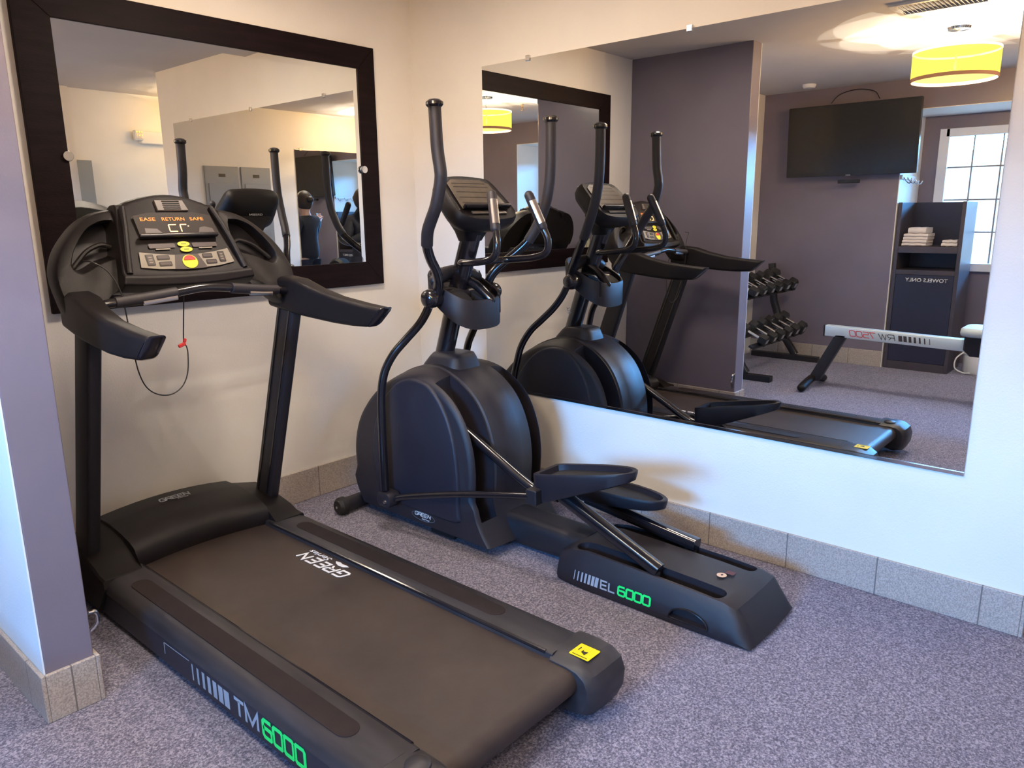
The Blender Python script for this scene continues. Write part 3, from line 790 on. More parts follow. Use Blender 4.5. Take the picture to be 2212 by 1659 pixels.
# main housing
HP = [(-.34, .055), (-.29, .14), (-.268, .25), (-.275, .36), (-.315, .47), (-.385, .565), (-.475, .645), (-.58, .705), (-.68, .738), (-.78, .745), (-.87, .722), (-.95, .680), (-1.02, .618), (-1.07, .535), (-1.100, .44), (-1.110, .34), (-1.105, .24), (-1.110, .17), (-1.145, .10), (-1.185, .05)]
def scl(P, k, c=(-.72, .34), low=.06):
    out = []
    for y, z in P:
        zz = c[1] + (z - c[1]) * k if z > .2 else z
        kk = k if z > .2 else (1 - (1 - k) * .4)
        out.append((c[0] + (y - c[0]) * kk, zz))
    return out
def resample(P, m=4):
    s = spline([V((p[0], p[1], 0)) for p in P], m); return [(p.x, p.y) for p in s]
HPs = resample(HP, 3)
secs = []
for dx, k in ((-.232, .86), (-.226, .900), (-.212, .925), (-.19, .945), (-.16, .965), (-.118, .975), (-.112, .992), (-.05, 1.0), (-.046, 1.004), (.046, 1.004), (.05, 1.0), (.112, .992), (.118, .975), (.16, .965), (.19, .945), (.212, .925), (.226, .900), (.232, .86)):
    secs.append([V((EC + dx, y, z)) for y, z in scl(HPs, k)])
bm = new(); loft(bm, secs)
hs = obj('drive_housing', bm, M['plastic_blue'], et, angle=30)
def slot_cut(xa, xb):
    pts_o = [(-.84, .80), (-.96, .80), (-1.16, .66), (-1.22, .40), (-1.22, .10), (-1.0, -.02), (-.93, .02)]
    inner = [(-.93, .02), (-.985, .12), (-.995, .24), (-.985, .36), (-.955, .47), (-.91, .56), (-.875, .62), (-.855, .67)]
    poly = [(-.862, .80), (-1.16, .80), (-1.25, .45), (-1.25, .25), (-1.18, .19), (-1.09, .13), (-1.0, -.02), (-.93, -.02), (-.985, .12), (-1.0, .24), (-.99, .36), (-.955, .47), (-.91, .56), (-.875, .62), (-.858, .68)]
    bm = new(); prism_x(bm, poly, xa, xb); return bm
cut(hs, [slot_cut(-.658, -.572), slot_cut(-.322, -.236)])
hs.data.materials.clear(); hs.data.materials.append(M['plastic_blue'])
# dark liners inside the slots
for xa, xb in ((-.656, -.574), (-.320, -.238)):
    bm = new(); poly = [(-.80, .66), (-.87, .615), (-.905, .555), (-.950, .465), (-.984, .36), (-.994, .24), (-.980, .12), (-.94, .02), (-.80, .02)]
    prism_x(bm, poly, xa, xb); obj('slot_liner', bm, M['void'], hs, smooth=False)
# collar under the mast
bm = new(); secs = []
for z, ky, kx in ((.690, 1.35, 1.25), (.735, 1.15, 1.1), (.768, .95, .95), (.785, .80, .86), (.790, .6, .7)):
    secs.append([V((EC + a * kx, -.735 + b * ky - (z - .7) * .25, z)) for a, b in rrect(0, 0, .165, .20, .05, 5)])
loft(bm, secs); obj('mast_collar', bm, M['plastic_blue'], hs, angle=60)
# side panels
def side_panel(s):
    o = [(-.50, .135), (-.455, .30), (-.48, .46), (-.545, .585), (-.64, .672), (-.74, .705), (-.835, .692), (-.91, .632), (-.965, .54), (-.998, .42), (-1.010, .29), (-1.005, .17), (-.998, .118), (-.80, .112), (-.62, .115)]
    o = resample(o + [o[0]], 3)[:-1]
    c = (-.74, .38)
    bm = new()
    x0 = EC + s * .222; secs = []
    for dx, k in ((0, 1.0), (.012, .995), (.020, .975), (.022, .955)): secs.append([V((x0 + s * dx, c[0] + (y - c[0]) * k, c[1] + (z - c[1]) * k)) for y, z in o])
    loft(bm, secs); return obj('side_panel', bm, M['panel_dark'], hs, angle=40)
spl = side_panel(-1); side_panel(1)
# oval badge
xb = EC - .2245
bm = new(); plate(bm, [(.075 * math.cos(a * PI / 14), .021 * math.sin(a * PI / 14)) for a in range(28)], (xb - .005, -.775, .088), (0, -1, 0), (0, 0, 1), (-1, 0, 0), .002)
bd = obj('oval_badge', bm, M['black_gloss'], hs, smooth=False)
bm = new(); tube(bm, [V((xb - .0068, -.775 - .073 * math.cos(a * PI / 20), .088 + .0195 * math.sin(a * PI / 20))) for a in range(41)], .0009, 6); obj('rim', bm, M['grey_text'], bd)
bm = new(); strokes(bm, 'GREEN', (xb - .0072, -.722, .088), (0, -1, 0), (0, 0, 1), .015, w=.100, th=.2, shear=.2); obj('lettering', bm, M['white_text'], bd, smooth=False)
text_on('lettering', 'Series', (xb - .0072, -.765, .074), (0, -1, 0), (0, 0, 1), .009, M['white_text'], bd, width=.05, shear=.3)

# mast
bm = new(); tube(bm, [(EC, -.655, .66), (EC, -.70, .78), (EC, -.80, 1.08), (EC, -.885, 1.31)], .039, 18, smooth=3, rx=1.15, ry=.95); mast = obj('mast', bm, M['black_gloss'], et)
text_on('lettering', 'FIT', (EC + .0385, -.712, .86), (0, .29, .95), (0, 1, -.3), .02, M['grey_text'], mast)

# console
CO = V((EC, -.985, 1.385)); CT = V((EC, -.850, 1.518)); CVv = (CT - CO).normalized(); CN = V((1, 0, 0)).cross(CVv)
cl = (CT - CO).length
oo = [(-.166, -.008), (-.12, -.036), (0, -.046), (.12, -.036), (.166, -.008), (.176, .035), (.166, .12), (.148, .192), (.09, .208), (0, .214), (-.09, .208), (-.148, .192), (-.166, .12), (-.176, .035)]
oo = resample(oo + [oo[0]], 3)[:-1]
bm = new(); secs = []
for d, k in ((-.004, .90), (0, .955), (-.010, 1.0), (-.03, 1.02), (-.06, .98), (-.085, .86), (-.10, .66)):
    cc = (0, .085)
    secs.append([CO + V((1, 0, 0)) * (cc[0] + (a - cc[0]) * k) + CVv * (cc[1] + (b - cc[1]) * k) + CN * d for a, b in oo])
loft(bm, secs); ec = obj('console', bm, M['plastic'], et, angle=50)
bm = new(); loft(bm, [[V((EC + a, y + b, z)) for a, b in rrect(0, 0, w, d, .03, 4)] for w, d, y, z in ((.085, .085, -.872, 1.27), (.13, .10, -.880, 1.31), (.24, .11, -.893, 1.365), (.27, .09, -.90, 1.40))]); obj('console_neck', bm, M['plastic'], ec, angle=50)
bm = new(); plate(bm, [(-.138, .022), (.138, .022), (.122, .165), (.085, .188), (-.085, .188), (-.122, .165)], CO, (1, 0, 0), CVv, CN, .002, -.001)
sc_ = obj('display_overlay', bm, M['screen_el'], ec, smooth=False, bevel=.001)
for i, y in enumerate((.055, .085, .115, .145, .165)):
    bm = new(); plate(bm, rrect(0, y, .225 - i * .008, .0022, .0008), CO, (1, 0, 0), CVv, CN, .0008, .001); obj('overlay_line', bm, M['black'], sc_, smooth=False)
bm = new(); obox(bm, CO + CVv * .024 + CN * .012, (1, 0, 0), CVv, CN, .27, .012, .022); obj('ledge', bm, M['black_gloss'], ec, bevel=.004)
bm = new(); obox(bm, CO + CVv * .0 + CN * .0, (1, 0, 0), CVv, CN, .20, .014, .004); obj('key_row', bm, M['screen_el'], ec, bevel=.001)
# lettering on the console back, towards the framed mirror
bo = CO + CVv * .10 + CN * (-.1)
text_on('lettering', 'GREEN', bo + V((.055, 0, 0)), (-1, 0, 0), CVv, .016, M['white_text'], ec, width=.085, shear=.3, bold=.02, off=.0005)
text_on('lettering', 'Series', bo + V((.04, 0, 0)) - CVv * .012, (-1, 0, 0), CVv, .007, M['white_text'], ec, width=.05, shear=.3, off=.0005)

# fixed handlebar
R2 = lambda y: y
hbp = [(-.553, -1.098, 1.440), (-.580, -1.135, 1.340), (-.594, -1.158, 1.275), (-.597, -1.150, 1.225), (-.597, -1.105, 1.203), (-.597, -1.02, 1.193), (-.585, -.955, 1.188), (-.54, -.935, 1.186), (-.447, -.930, 1.186), (-.354, -.935, 1.186), (-.309, -.955, 1.188), (-.297, -1.02, 1.193), (-.297, -1.105, 1.203), (-.297, -1.160, 1.225), (-.300, -1.170, 1.275), (-.310, -1.142, 1.340), (-.325, -1.098, 1.440)]
bm = new(); tube(bm, hbp, .0145, 14, smooth=5); fh = obj('fixed_handlebar', bm, M['black_gloss'], et)
for (a, b, sx) in ((hbp[0], hbp[1], 1), (hbp[-1], hbp[-2], -1)):
    a, b = V(a), V(b); d = (b - a)
    bm = new(); tube(bm, [a - d * .10, a + d * .5, b + d * .15], .0195, 16, round_end=True); g = obj('hand_grip', bm, M['foam'], fh)
    bm = new(); n = V((-.45, -.8, .2)); n = (n - d.normalized() * n.dot(d.normalized())).normalized(); w = d.normalized().cross(n)
    secs = []
    for q in (.12, .5, 1.02):
        c = a + d * q
        secs.append([c + n * .0208 * math.cos(t) + w * .0208 * math.sin(t) for t in [-.8 + 1.6 * i / 8 for i in range(9)]] + [c + n * .017 * math.cos(t) + w * .017 * math.sin(t) for t in [.8 - 1.6 * i / 8 for i in range(9)]])
    loft(bm, secs); obj('sensor_plate', bm, M['sensor'], g)

# cup holder cover round the mast
def sup(w, d, n=28, p=2.6):
    out = []
    for k in range(n):
        a = 2 * PI * k / n; ca, sa = math.cos(a), math.sin(a)
        out.append((math.copysign(abs(ca) ** (2 / p), ca) * w, math.copysign(abs(sa) ** (2 / p), sa) * d))
    return out
cy = -.832
def band(w, d, z, sl): return [V((EC + a, cy + b, z + b * sl)) for a, b in sup(w, d, 36, 2.9)]
bm = new(); secs = [band(.118, .090, 1.005, .62), band(.138, .118, .985, .64), band(.145, .128, .990, .64), band(.147, .130, 1.082, .50), band(.143, .126, 1.092, .50), band(.137, .119, 1.090, .50), band(.134, .115, 1.02, .6), band(.05, .05, 1.015, .6)]
loft(bm, secs); cup = obj('cup_holder', bm, M['plastic_blue'], et, angle=50)
for q in (-1, 1):
    bm = new(); loft(bm, [[V((EC + q * .073 + a, cy - .035 + b, z + b * .5)) for a, b in sup(.052, .060, 24, 2.4)] for z in (1.02, 1.050)]); obj('cup_well', bm, M['void'], cup)
bm = new(); tube(bm, [(EC - .12, cy + .05, 1.110), (EC - .05, cy + .055, 1.135), (EC + .05, cy + .055, 1.135), (EC + .12, cy + .05, 1.110)], .030, 14, smooth=4, round_end=True); obj('cover_bridge', bm, M['black'], cup)
bm = new(); tube(bm, [(EC + .02, cy + .03, 1.11), (EC + .03, cy - .04, 1.085), (EC + .045, cy - .112, 1.025)], .020, 14, smooth=4, round_end=True); obj('cover_spine', bm, M['black_gloss'], cup)
bm = new(); obox(bm, (EC + .100, cy - .108, 1.004), (1, .35, 0), (-.35, 1, 0), (0, 0, 1), .014, .012, .080); obj('corner_slot', bm, M['void'], cup, bevel=.004)
bm = new(); lathe(bm, [(.018, 0), (.020, .004), (.020, .012), (.012, .014), (.011, .006)], (EC + .118, cy + .045, 1.125), 'z', 18); obj('lock_ring', bm, M['chrome'], cup)

# swing arms
UP_L = [(-.747, -.999, 1.763), (-.747, -1.006, 1.62), (-.747, -1.018, 1.547), (-.747, -1.019, 1.502), (-.747, -.992, 1.414), (-.742, -.957, 1.360), (-.738, -.930, 1.315), (-.722, -.906, 1.262), (-.692, -.890, 1.210), (-.655, -.880, 1.162), (-.624, -.862, 1.110), (-.613, -.840, 1.055)]
UP_R = [(-.147, -1.064, 1.753), (-.147, -1.064, 1.627), (-.147, -1.059, 1.524), (-.147, -1.047, 1.458), (-.148, -1.035, 1.415), (-.152, -1.018, 1.370), (-.158, -.993, 1.318), (-.172, -.960, 1.262), (-.200, -.915, 1.213), (-.235, -.870, 1.168), (-.262, -.830, 1.122), (-.277, -.805, 1.070)]
LO_L = [(-.618, -.800, 1.020), (-.622, -.775, .975), (-.630, -.738, .925), (-.655, -.682, .861), (-.690, -.640, .800), (-.715, -.612, .735), (-.730, -.602, .672), (-.737, -.597, .590), (-.741, -.599, .470), (-.742, -.600, .304), (-.742, -.600, .19)]
LO_R = [(-.272, -.790, 1.020), (-.262, -.760, .960), (-.250, -.715, .900), (-.225, -.660, .840), (-.198, -.605, .780), (-.176, -.562, .701), (-.162, -.541, .614), (-.157, -.520, .511), (-.153, -.512, .38), (-.152, -.510, .28), (-.152, -.510, .19)]
def swing(side, U_, L_):
    U_ = [V(p) for p in U_]; L_ = [V(p) for p in L_]
    bm = new(); tube(bm, U_[6:], .0200, 14, smooth=5); a = obj('swing_arm', bm, M['black_gloss'], et)
    bm = new(); tube(bm, U_[:8], .0235, 16, smooth=5); g = obj('foam_grip', bm, M['foam'], a)
    top = U_[0]; d = (U_[0] - U_[1]).normalized()
    bm = new(); tube(bm, [top - d * .004, top + d * .004, top + d * .014, top + d * .022, top + d * .026], lambda t: (.026, .0325, .032, .022, .004)[min(4, int(round(t * 4)))], 18); obj('end_knob', bm, M['black_gloss'], g)
    bm = new(); tube(bm, L_, .0180, 14, smooth=5); obj('lower_arm', bm, M['black_gloss'], a)
    hx = EC + side * .170
    bm = new(); lathe(bm, [(.004, side * .052), (.022, side * .050), (.034, side * .042), (.040, side * .024), (.040, side * .006), (.035, -side * .006), (.034, -side * .06), (.030, -side * .10)], (hx, -.822, 1.042), 'x', 28); obj('pivot_hub', bm, M['black_gloss'], a, angle=40)
    return L_[-1]
jl = swing(-1, UP_L, LO_L); jr = swing(1, UP_R, LO_R)
bm = new(); tube(bm, [(EC - .10, -.822, 1.042), (EC + .10, -.822, 1.042)], .030, 16); obj('axle', bm, M['black'], et)

# lower joints and link rods, pedals, pedal arms
def pedal(side, xc, yf_, zf, yr, zr, df, dr):
    """tray: rim from front (yf_, zf) to rear (yr, zr); skirts df front, dr rear"""
    L = yf_ - yr
    o = []
    hw = .079
    ctrl = [(-hw + .012, 0), (-hw - .0, .03), (-hw - .004, .12), (-hw + .002, .24), (-hw + .018, .33), (-hw + .045, .385), (0, .405), (hw - .045, .385), (hw - .018, .33), (hw - .002, .24), (hw + .002, .12), (hw, .03), (hw - .012, 0)]
    pts = spline([V((a, b, 0)) for a, b in ctrl], 3)
    def rim(k, dz, kt=1.0):
        r = []
        for p in pts:
            b = p.y * (L / .405); q = b / L
            c = L * .5
            bb = c + (b - c) * k
            z = zf + (zr - zf) * (bb / L)
            r.append(V((xc + p.x * k, yf_ - bb, z + (dz(q) if callable(dz) else dz))))
        return r
    bot = lambda q: -(df + (dr - df) * min(1, q ** .9)); 
    bm = new()
    secs = [rim(.90, lambda q: bot(q)), rim(.965, lambda q: bot(q) + .006), rim(1.0, -.010), rim(1.0, -.002), rim(.975, .001), rim(.90, -.002), rim(.885, -.020), rim(.875, -.026)]
    loft(bm, secs); ob = obj('pedal', bm, M['plastic_blue'], et, angle=45)
    bm = new(); q = rim(.865, -.0255); loft(bm, [q, [p + V((0, 0, .0015)) for p in q]]); obj('tread_mat', bm, M['rubber'], ob)
    return ob
pedal(-1, -.600, -1.392, .425, -1.800, .505, .125, .040)
pedal(1, -.294, -1.335, .292, -1.752, .292, .070, .042)
def parm(side, pts, e0, e1):
    bm = new(); tube(bm, pts, .0195, 14, smooth=5); a = obj('pedal_arm', bm, M['black_gloss'], et)
    bm = new(); tube(bm, [e0, e1], .0225, 16, power=4, rx=1.0, ry=1.15); b = obj('roller_beam', bm, M['black_gloss'], a, bevel=.002)
    d = (V(e1) - V(e0)).normalized()
    c = V(e1) + d * -.025 + V((0, 0, -.028)); bm = new(); lathe(bm, [(.006, -.016), (.019, -.016), (.021, -.012), (.021, .012), (.019, .016), (.006, .016)], c, 'x', 18); obj('roller', bm, M['rubber'], b)
parm(-1, [(-.610, -.90, .545), (-.610, -1.02, .485), (-.608, -1.18, .405), (-.604, -1.29, .350), (-.602, -1.36, .325), (-.600, -1.46, .325)], (-.590, -1.43, .350), (-.578, -1.890, .152))
parm(1, [(-.282, -.93, .20), (-.284, -1.05, .205), (-.288, -1.20, .212), (-.292, -1.30, .216), (-.296, -1.42, .212)], (-.296, -1.38, .212), (-.318, -1.900, .160))
for s, j, end in ((-1, jl, V((-.700, -1.40, .345))), (1, jr, V((-.205, -1.36, .235)))):
    xa = EC + s * .295
    bm = new(); c = V((xa + s * -.01, j.y - .0, j.z - .04))
    secs = []
    for u, k in ((-.034, .6), (-.030, .92), (-.018, 1), (.022, 1), (.034, .9), (.038, .6)): secs.append([V((c.x + u, c.y + a * k - .008, c.z + b * k)) for a, b in rrect(0, 0, .098, .068, .030, 5)])
    loft(bm, secs); jn = obj('joint_block', bm, M['plastic_blue'], et, angle=50)
    bm = new(); lathe(bm, [(.001, -.042), (.007, -.041), (.008, -.036), (.008, -.03)], (c.x, c.y - .028, c.z - .004), 'x', 14); obj('bolt', bm, M['sensor'], jn)
    st_ = V((c.x, c.y - .04, c.z + .002)); mid = st_.lerp(end, .5) + V((0, 0, .014))
    bm = new(); tube(bm, [st_, st_.lerp(end, .12) + V((0, 0, .01)), mid, st_.lerp(end, .85) + V((0, 0, .006)), end], .0135, 12, smooth=5); obj('link_rod', bm, M['black_gloss'], et)
    bm = new(); obox(bm, end + V((-s * .03, -.015, 0)), (1, 0, 0), (0, 1, 0), (0, 0, 1), .085, .05, .06); obj('link_block', bm, M['black'], et, bevel=.006)

# rear roller housing
bm = new(); secs = []
RY0, RY1 = -1.465, -2.262
for y, zt, wf, zb in ((-1.463, .085, .88, .012), (-1.475, .115, .95, .008), (-1.52, .140, .985, .006), (-1.60, .152, 1.0, .004), (-1.80, .148, 1.0, .004), (-2.02, .142, 1.0, .004), (-2.14, .135, .99, .004), (-2.185, .120, .98, .004), (-2.235, .045, .95, .004), (-2.250, .010, .93, .006)):
    hb_ = .190 * wf; ht = .158 * wf
    k = (zt - zb)
    secs.append([V((EC + a, y - (.012 * (1 - (a / .19) ** 2) if y < -2.1 else 0), z)) for a, z in ((-hb_ * .97, zb), (-hb_, zb + k * .15), (-hb_ + .006, zb + k * .45), (-ht - .012, zb + k * .80), (-ht, zb + k * .95), (-ht + .02, zt), (-.05, zt + .003), (.05, zt + .003), (ht - .02, zt), (ht, zb + k * .95), (ht + .012, zb + k * .80), (hb_ - .006, zb + k * .45), (hb_, zb + k * .15), (hb_ * .97, zb))])
loft(bm, secs)
rh = obj('roller_housing', bm, M['plastic_blue'], et, angle=40)
def vslot(xc, w):
    bm = new(); o = rrect(0, 0, w, .60, w * .49, 6)
    loft(bm, [[V((xc + a, -1.835 + b, .075)) for a, b in o], [V((xc + a, -1.835 + b, .25)) for a, b in o]]); return bm
moon = []
for k in range(13):
    a = PI * k / 12; moon.append((-2.035 + .070 * math.cos(a), .030 + .042 * math.sin(a)))
mc = new(); prism_x(mc, moon, -.70, EC - .165)
cut(rh, [vslot(-.568, .060), vslot(-.326, .060), mc])
rh.data.materials.clear(); rh.data.materials.append(M['plastic_blue'])
for xc in (-.568, -.326):
    bm = new(); o = rrect(0, 0, .057, .596, .027, 6); loft(bm, [[V((xc + a, -1.835 + b, .070)) for a, b in o], [V((xc + a, -1.835 + b, .078)) for a, b in o]]); obj('roller_track', bm, M['black'], rh)
# side lettering follows the sloped flank
xs = EC - .187
bm = new(); bars(bm, (xs - .0012, -1.560, .034), (0, -1, 0), (.10, 0, 1), .038, .110, [.22, .33, .45, .56, .67, .78, .9], shear=.12, off=.001)
obj('stripe_print', bm, M['grey_text'], rh, smooth=False)
bm = new(); strokes(bm, 'EL', (xs - .0012, -1.683, .038), (0, -1, 0), (.10, 0, 1), .030, w=.062, th=.20, off=.001)
obj('lettering', bm, M['grey_text'], rh, smooth=False)
bm = new(); strokes(bm, '6000', (xs - .0012, -1.758, .038), (0, -1, 0), (.10, 0, 1), .032, w=.132, th=.23, off=.001)
obj('lettering', bm, M['green_text'], rh, smooth=False)
bm = new(); tube(bm, [V((xs - .004, y, z)) for y, z in [(-2.035 + .073 * math.cos(PI * k / 12), .030 + .045 * math.sin(PI * k / 12)) for k in range(13)] + [(-2.108, .028), (-1.96, .028)]], .0028, 8); obj('grip_rim', bm, M['black_gloss'], rh)
bm = new(); plate(bm, [(.017 * math.cos(a * PI / 10), .017 * math.sin(a * PI / 10)) for a in range(20)], (-.462, -2.068, .1475), (1, 0, 0), (0, 1, 0), (0, 0, 1), .0007)
ws = obj('round_sticker', bm, mat('pale orange sticker', (.75, .50, .33), .5), rh, smooth=False)
bm = new(); plate(bm, [(-.006, -.002), (.004, -.005), (.008, .002), (0, .004)], (-.462, -2.068, .1483), (1, 0, 0), (0, 1, 0), (0, 0, 1), .0004); obj('pictogram', bm, M['key_rim'], ws, smooth=False)
bm = new(); plate(bm, rrect(0, 0, .026, .030, .002), (-.428, -2.085, .1475), (1, 0, 0), (0, 1, 0), (0, 0, 1), .0005); obj('dark_red_sticker', bm, mat('dark red print', (.09, .018, .02), .5), rh, smooth=False)

# ================================================================== SMALL WALL THINGS
t = root('light_switch', (PX1, -.42, 1.075), 'ivory double light switch plate on the grey partition above the treadmill', 'light switch')
bm = new(); plate(bm, rrect(0, 0, .075, .115, .006), (PX1 + .0005, -.42, 1.13), (0, 1, 0), (0, 0, 1), (1, 0, 0), .006); obj('plate', bm, M['outlet'], t, bevel=.002)
bm = new(); plate(bm, rrect(0, 0, .03, .06, .003), (PX1 + .0005, -.42, 1.13), (0, 1, 0), (0, 0, 1), (1, 0, 0), .011); obj('rocker', bm, M['outlet'], t)
bm = new(); tube(bm, [(PX1 + .001, -.876, .205), (PX1 + .022, -.884, .225), (PX1 + .027, -.888, .245), (PX1 + .022, -.892, .268), (PX1 + .001, -.896, .275)], .006, 10, smooth=5)
tag(obj('wall_hook', bm, M['chrome']), 'small curved metal hook low on the end of the grey partition', 'hook')

# ceiling vent
vx0, vx1, vy0, vy1 = -2.03, -1.775, -2.22, -1.77
t = root('ceiling_vent', ((vx0 + vx1) / 2, (vy0 + vy1) / 2, H), 'slatted metal air vent in the ceiling seen in the large mirror', 'vent')
bm = new(); q = rrect((vx0 + vx1) / 2, (vy0 + vy1) / 2, vx1 - vx0, vy1 - vy0, .005, 2); q2 = rrect((vx0 + vx1) / 2, (vy0 + vy1) / 2, vx1 - vx0 - .05, vy1 - vy0 - .05, .003, 2)
loft(bm, [[V((x, y, H)) for x, y in q], [V((x, y, H - .012)) for x, y in q], [V((x, y, H - .012)) for x, y in q2], [V((x, y, H)) for x, y in q2]], cap=False)
obj('frame', bm, M['white'], t, smooth=False)
n = 20
for i in range(n):
    y = vy0 + .03 + (vy1 - vy0 - .06) * i / (n - 1)
    bm = new(); obox(bm, ((vx0 + vx1) / 2, y, H - .007), (1, 0, 0), (0, .8, .5), (0, -.5, .8), vx1 - vx0 - .05, .012, .0015); obj('slat', bm, M['vent'], t, smooth=False)

# sprinkler
t = root('sprinkler', (-3.18, -2.00, H - .07), 'small brass sprinkler head hanging from the ceiling near the drum lamp', 'sprinkler')
bm = new(); lathe(bm, [(.004, -.035), (.012, -.03), (.008, -.02), (.012, 0)], (-3.18, -2.00, H), 'z', 12); obj('body', bm, mat('brass', (.45, .3, .15), .3, metal=1), t)
bm = new(); lathe(bm, [(.002, -.062), (.018, -.062), (.018, -.059), (.002, -.059)], (-3.18, -2.00, H), 'z', 16); obj('deflector', bm, mat('brass', (.45, .3, .15), .3, metal=1), t)
bm = new(); tube(bm, [(-3.192, -2.0, H - .03), (-3.197, -2.0, H - .045), (-3.184, -2.0, H - .061)], .002, 6); tube(bm, [(-3.168, -2.0, H - .03), (-3.163, -2.0, H - .045), (-3.176, -2.0, H - .061)], .002, 6); obj('frame', bm, mat('brass', (.45, .3, .15), .3, metal=1), t)
bm = new(); lathe(bm, [(.045, -.03), (.055, -.012), (.055, 0)], (-4.05, -.53, H), 'z', 20)
tag(obj('smoke_detector', bm, M['white']), 'white round smoke detector on the ceiling above the television', 'smoke detector')

# drum lamps
def drum(x, y, label):
    t = root('drum_lamp', (x, y, 2.14), label, 'lamp')
    r = .235
    bm = new(); loft(bm, [[V((x + rr * math.cos(2 * PI * k / 40), y + rr * math.sin(2 * PI * k / 40), z)) for k in range(40)] for rr, z in ((r, 2.160), (r, 2.300), (r - .004, 2.300), (r - .004, 2.160), (r, 2.160))], cap=False)
    obj('shade', bm, M['shade'], t)
    bm = new(); loft(bm, [[V((x + rr * math.cos(2 * PI * k / 40), y + rr * math.sin(2 * PI * k / 40), z)) for k in range(40)] for rr, z in ((r + .001, 2.140), (r + .001, 2.160), (r - .005, 2.160), (r - .005, 2.140), (r + .001, 2.140))], cap=False)
    obj('bottom_rim', bm, M['shade_rim'], t)
    bm = new(); loft(bm, [[V((x + rr * math.cos(2 * PI * k / 40), y + rr * math.sin(2 * PI * k / 40), z)) for k in range(40)] for rr, z in ((r + .001, 2.300), (r + .001, 2.312), (r - .005, 2.312), (r - .005, 2.300), (r + .001, 2.300))], cap=False)
    obj('top_rim', bm, M['shade_top'], t)
    bm = new(); lathe(bm, [(.001, 2.147), (r - .006, 2.147), (r - .006, 2.151), (.001, 2.151)], (x, y, 0), 'z', 40); obj('diffuser', bm, M['diffuser'], t)
    bm = new(); lathe(bm, [(.008, 2.20), (.008, 2.42), (.06, 2.425), (.065, H - .001)], (x, y, 0), 'z', 20); obj('stem', bm, M['chrome'], t)
    return t
drum(-2.598, -1.945, 'glowing yellow drum lamp hanging in front of the television wall')
drum(-2.55, -3.42, 'drum lamp added out of view as warm fill right above the person with the phone')  # added lamp, kept out of every mirror, for more warm fill
drum(0.75, -3.45, 'glowing drum lamp hanging in the passage beyond the right wall')

# television
tx = -4.27
t = root('television', (tx, -.84, 1.66), 'black flat screen television mounted high on the grey wall', 'television')
TVU = V((0, 1, 0)); top_lean = V((.06, 0, 1)).normalized(); TVN = TVU.cross(top_lean)
c0 = V((tx, -.845, 1.665))
bm = new(); plate(bm, rrect(0, .315, 1.09, .60, .008, 2), c0, TVU, top_lean, TVN, .04, -.03); obj('casing', bm, M['tv'], t, bevel=.003)
bm = new(); plate(bm, rrect(0, .325, 1.045, .545, .002, 1), c0, TVU, top_lean, TVN, .001, .0105); obj('screen', bm, M['tv_screen'], t, smooth=False)
bm = new(); plate(bm, rrect(0, .020, .04, .006, .001), c0, TVU, top_lean, TVN, .001, .0105); obj('badge', bm, M['grey_text'], t, smooth=False)
bm = new(); box(bm, XT + .001, tx - .04, -1.0, -.7, 1.85, 2.15); obj('wall_bracket', bm, M['black'], t)
bm = new(); box(bm, tx - .03, tx + .005, -.94, -.76, 1.615, 1.645); obj('sensor_bar', bm, M['tv'], t, bevel=.003)
bm = new(); tube(bm, [(tx - .03, -.64, 2.30), (tx - .06, -.70, 2.37), (tx - .07, -.84, 2.40), (tx - .06, -.98, 2.37), (tx - .03, -1.04, 2.30)], .004, 8, smooth=5); obj('cable', bm, M['cable'], t)

# towel cabinet
cx1, cx0, cy1, cy0, ch = -4.395, -4.83, -1.245, -1.760, 1.445
t = root('towel_cabinet', ((cx0 + cx1) / 2, (cy0 + cy1) / 2, 0), 'tall dark grey towel cabinet with open shelf and used towel bin', 'cabinet')
obj('side_panel', box(new(), cx0, cx1, cy1 - .03, cy1, 0, ch), M['cabinet'], t, bevel=.002)
obj('side_panel', box(new(), cx0, cx1, cy0, cy0 + .03, 0, ch), M['cabinet'], t, bevel=.002)
obj('back_panel', box(new(), cx0, cx0 + .015, cy0 + .03, cy1 - .03, 0.05, ch), M['cabinet_dark'], t)
obj('shelf', box(new(), cx0 + .015, cx1, cy0 + .03, cy1 - .03, 1.02, 1.075), M['cabinet'], t, bevel=.002)
obj('shelf', box(new(), cx0 + .015, cx1, cy0 + .03, cy1 - .03, .835, .875), M['cabinet'], t, bevel=.002)
obj('kick_rail', box(new(), cx0 + .015, cx1, cy0 + .03, cy1 - .03, 0, .07), M['cabinet'], t, bevel=.002)
d = obj('bin_door', box(new(), cx1 - .02, cx1 - .004, cy0 + .032, cy1 - .032, .072, .833), M['cabinet_dark'], t, bevel=.002)
text_on('lettering', 'TOWELS ONLY', (cx1 - .004, -1.685, .775), (0, 1, 0), (0, 0, 1), .032, M['white_text'], d, width=.33, bold=.015)
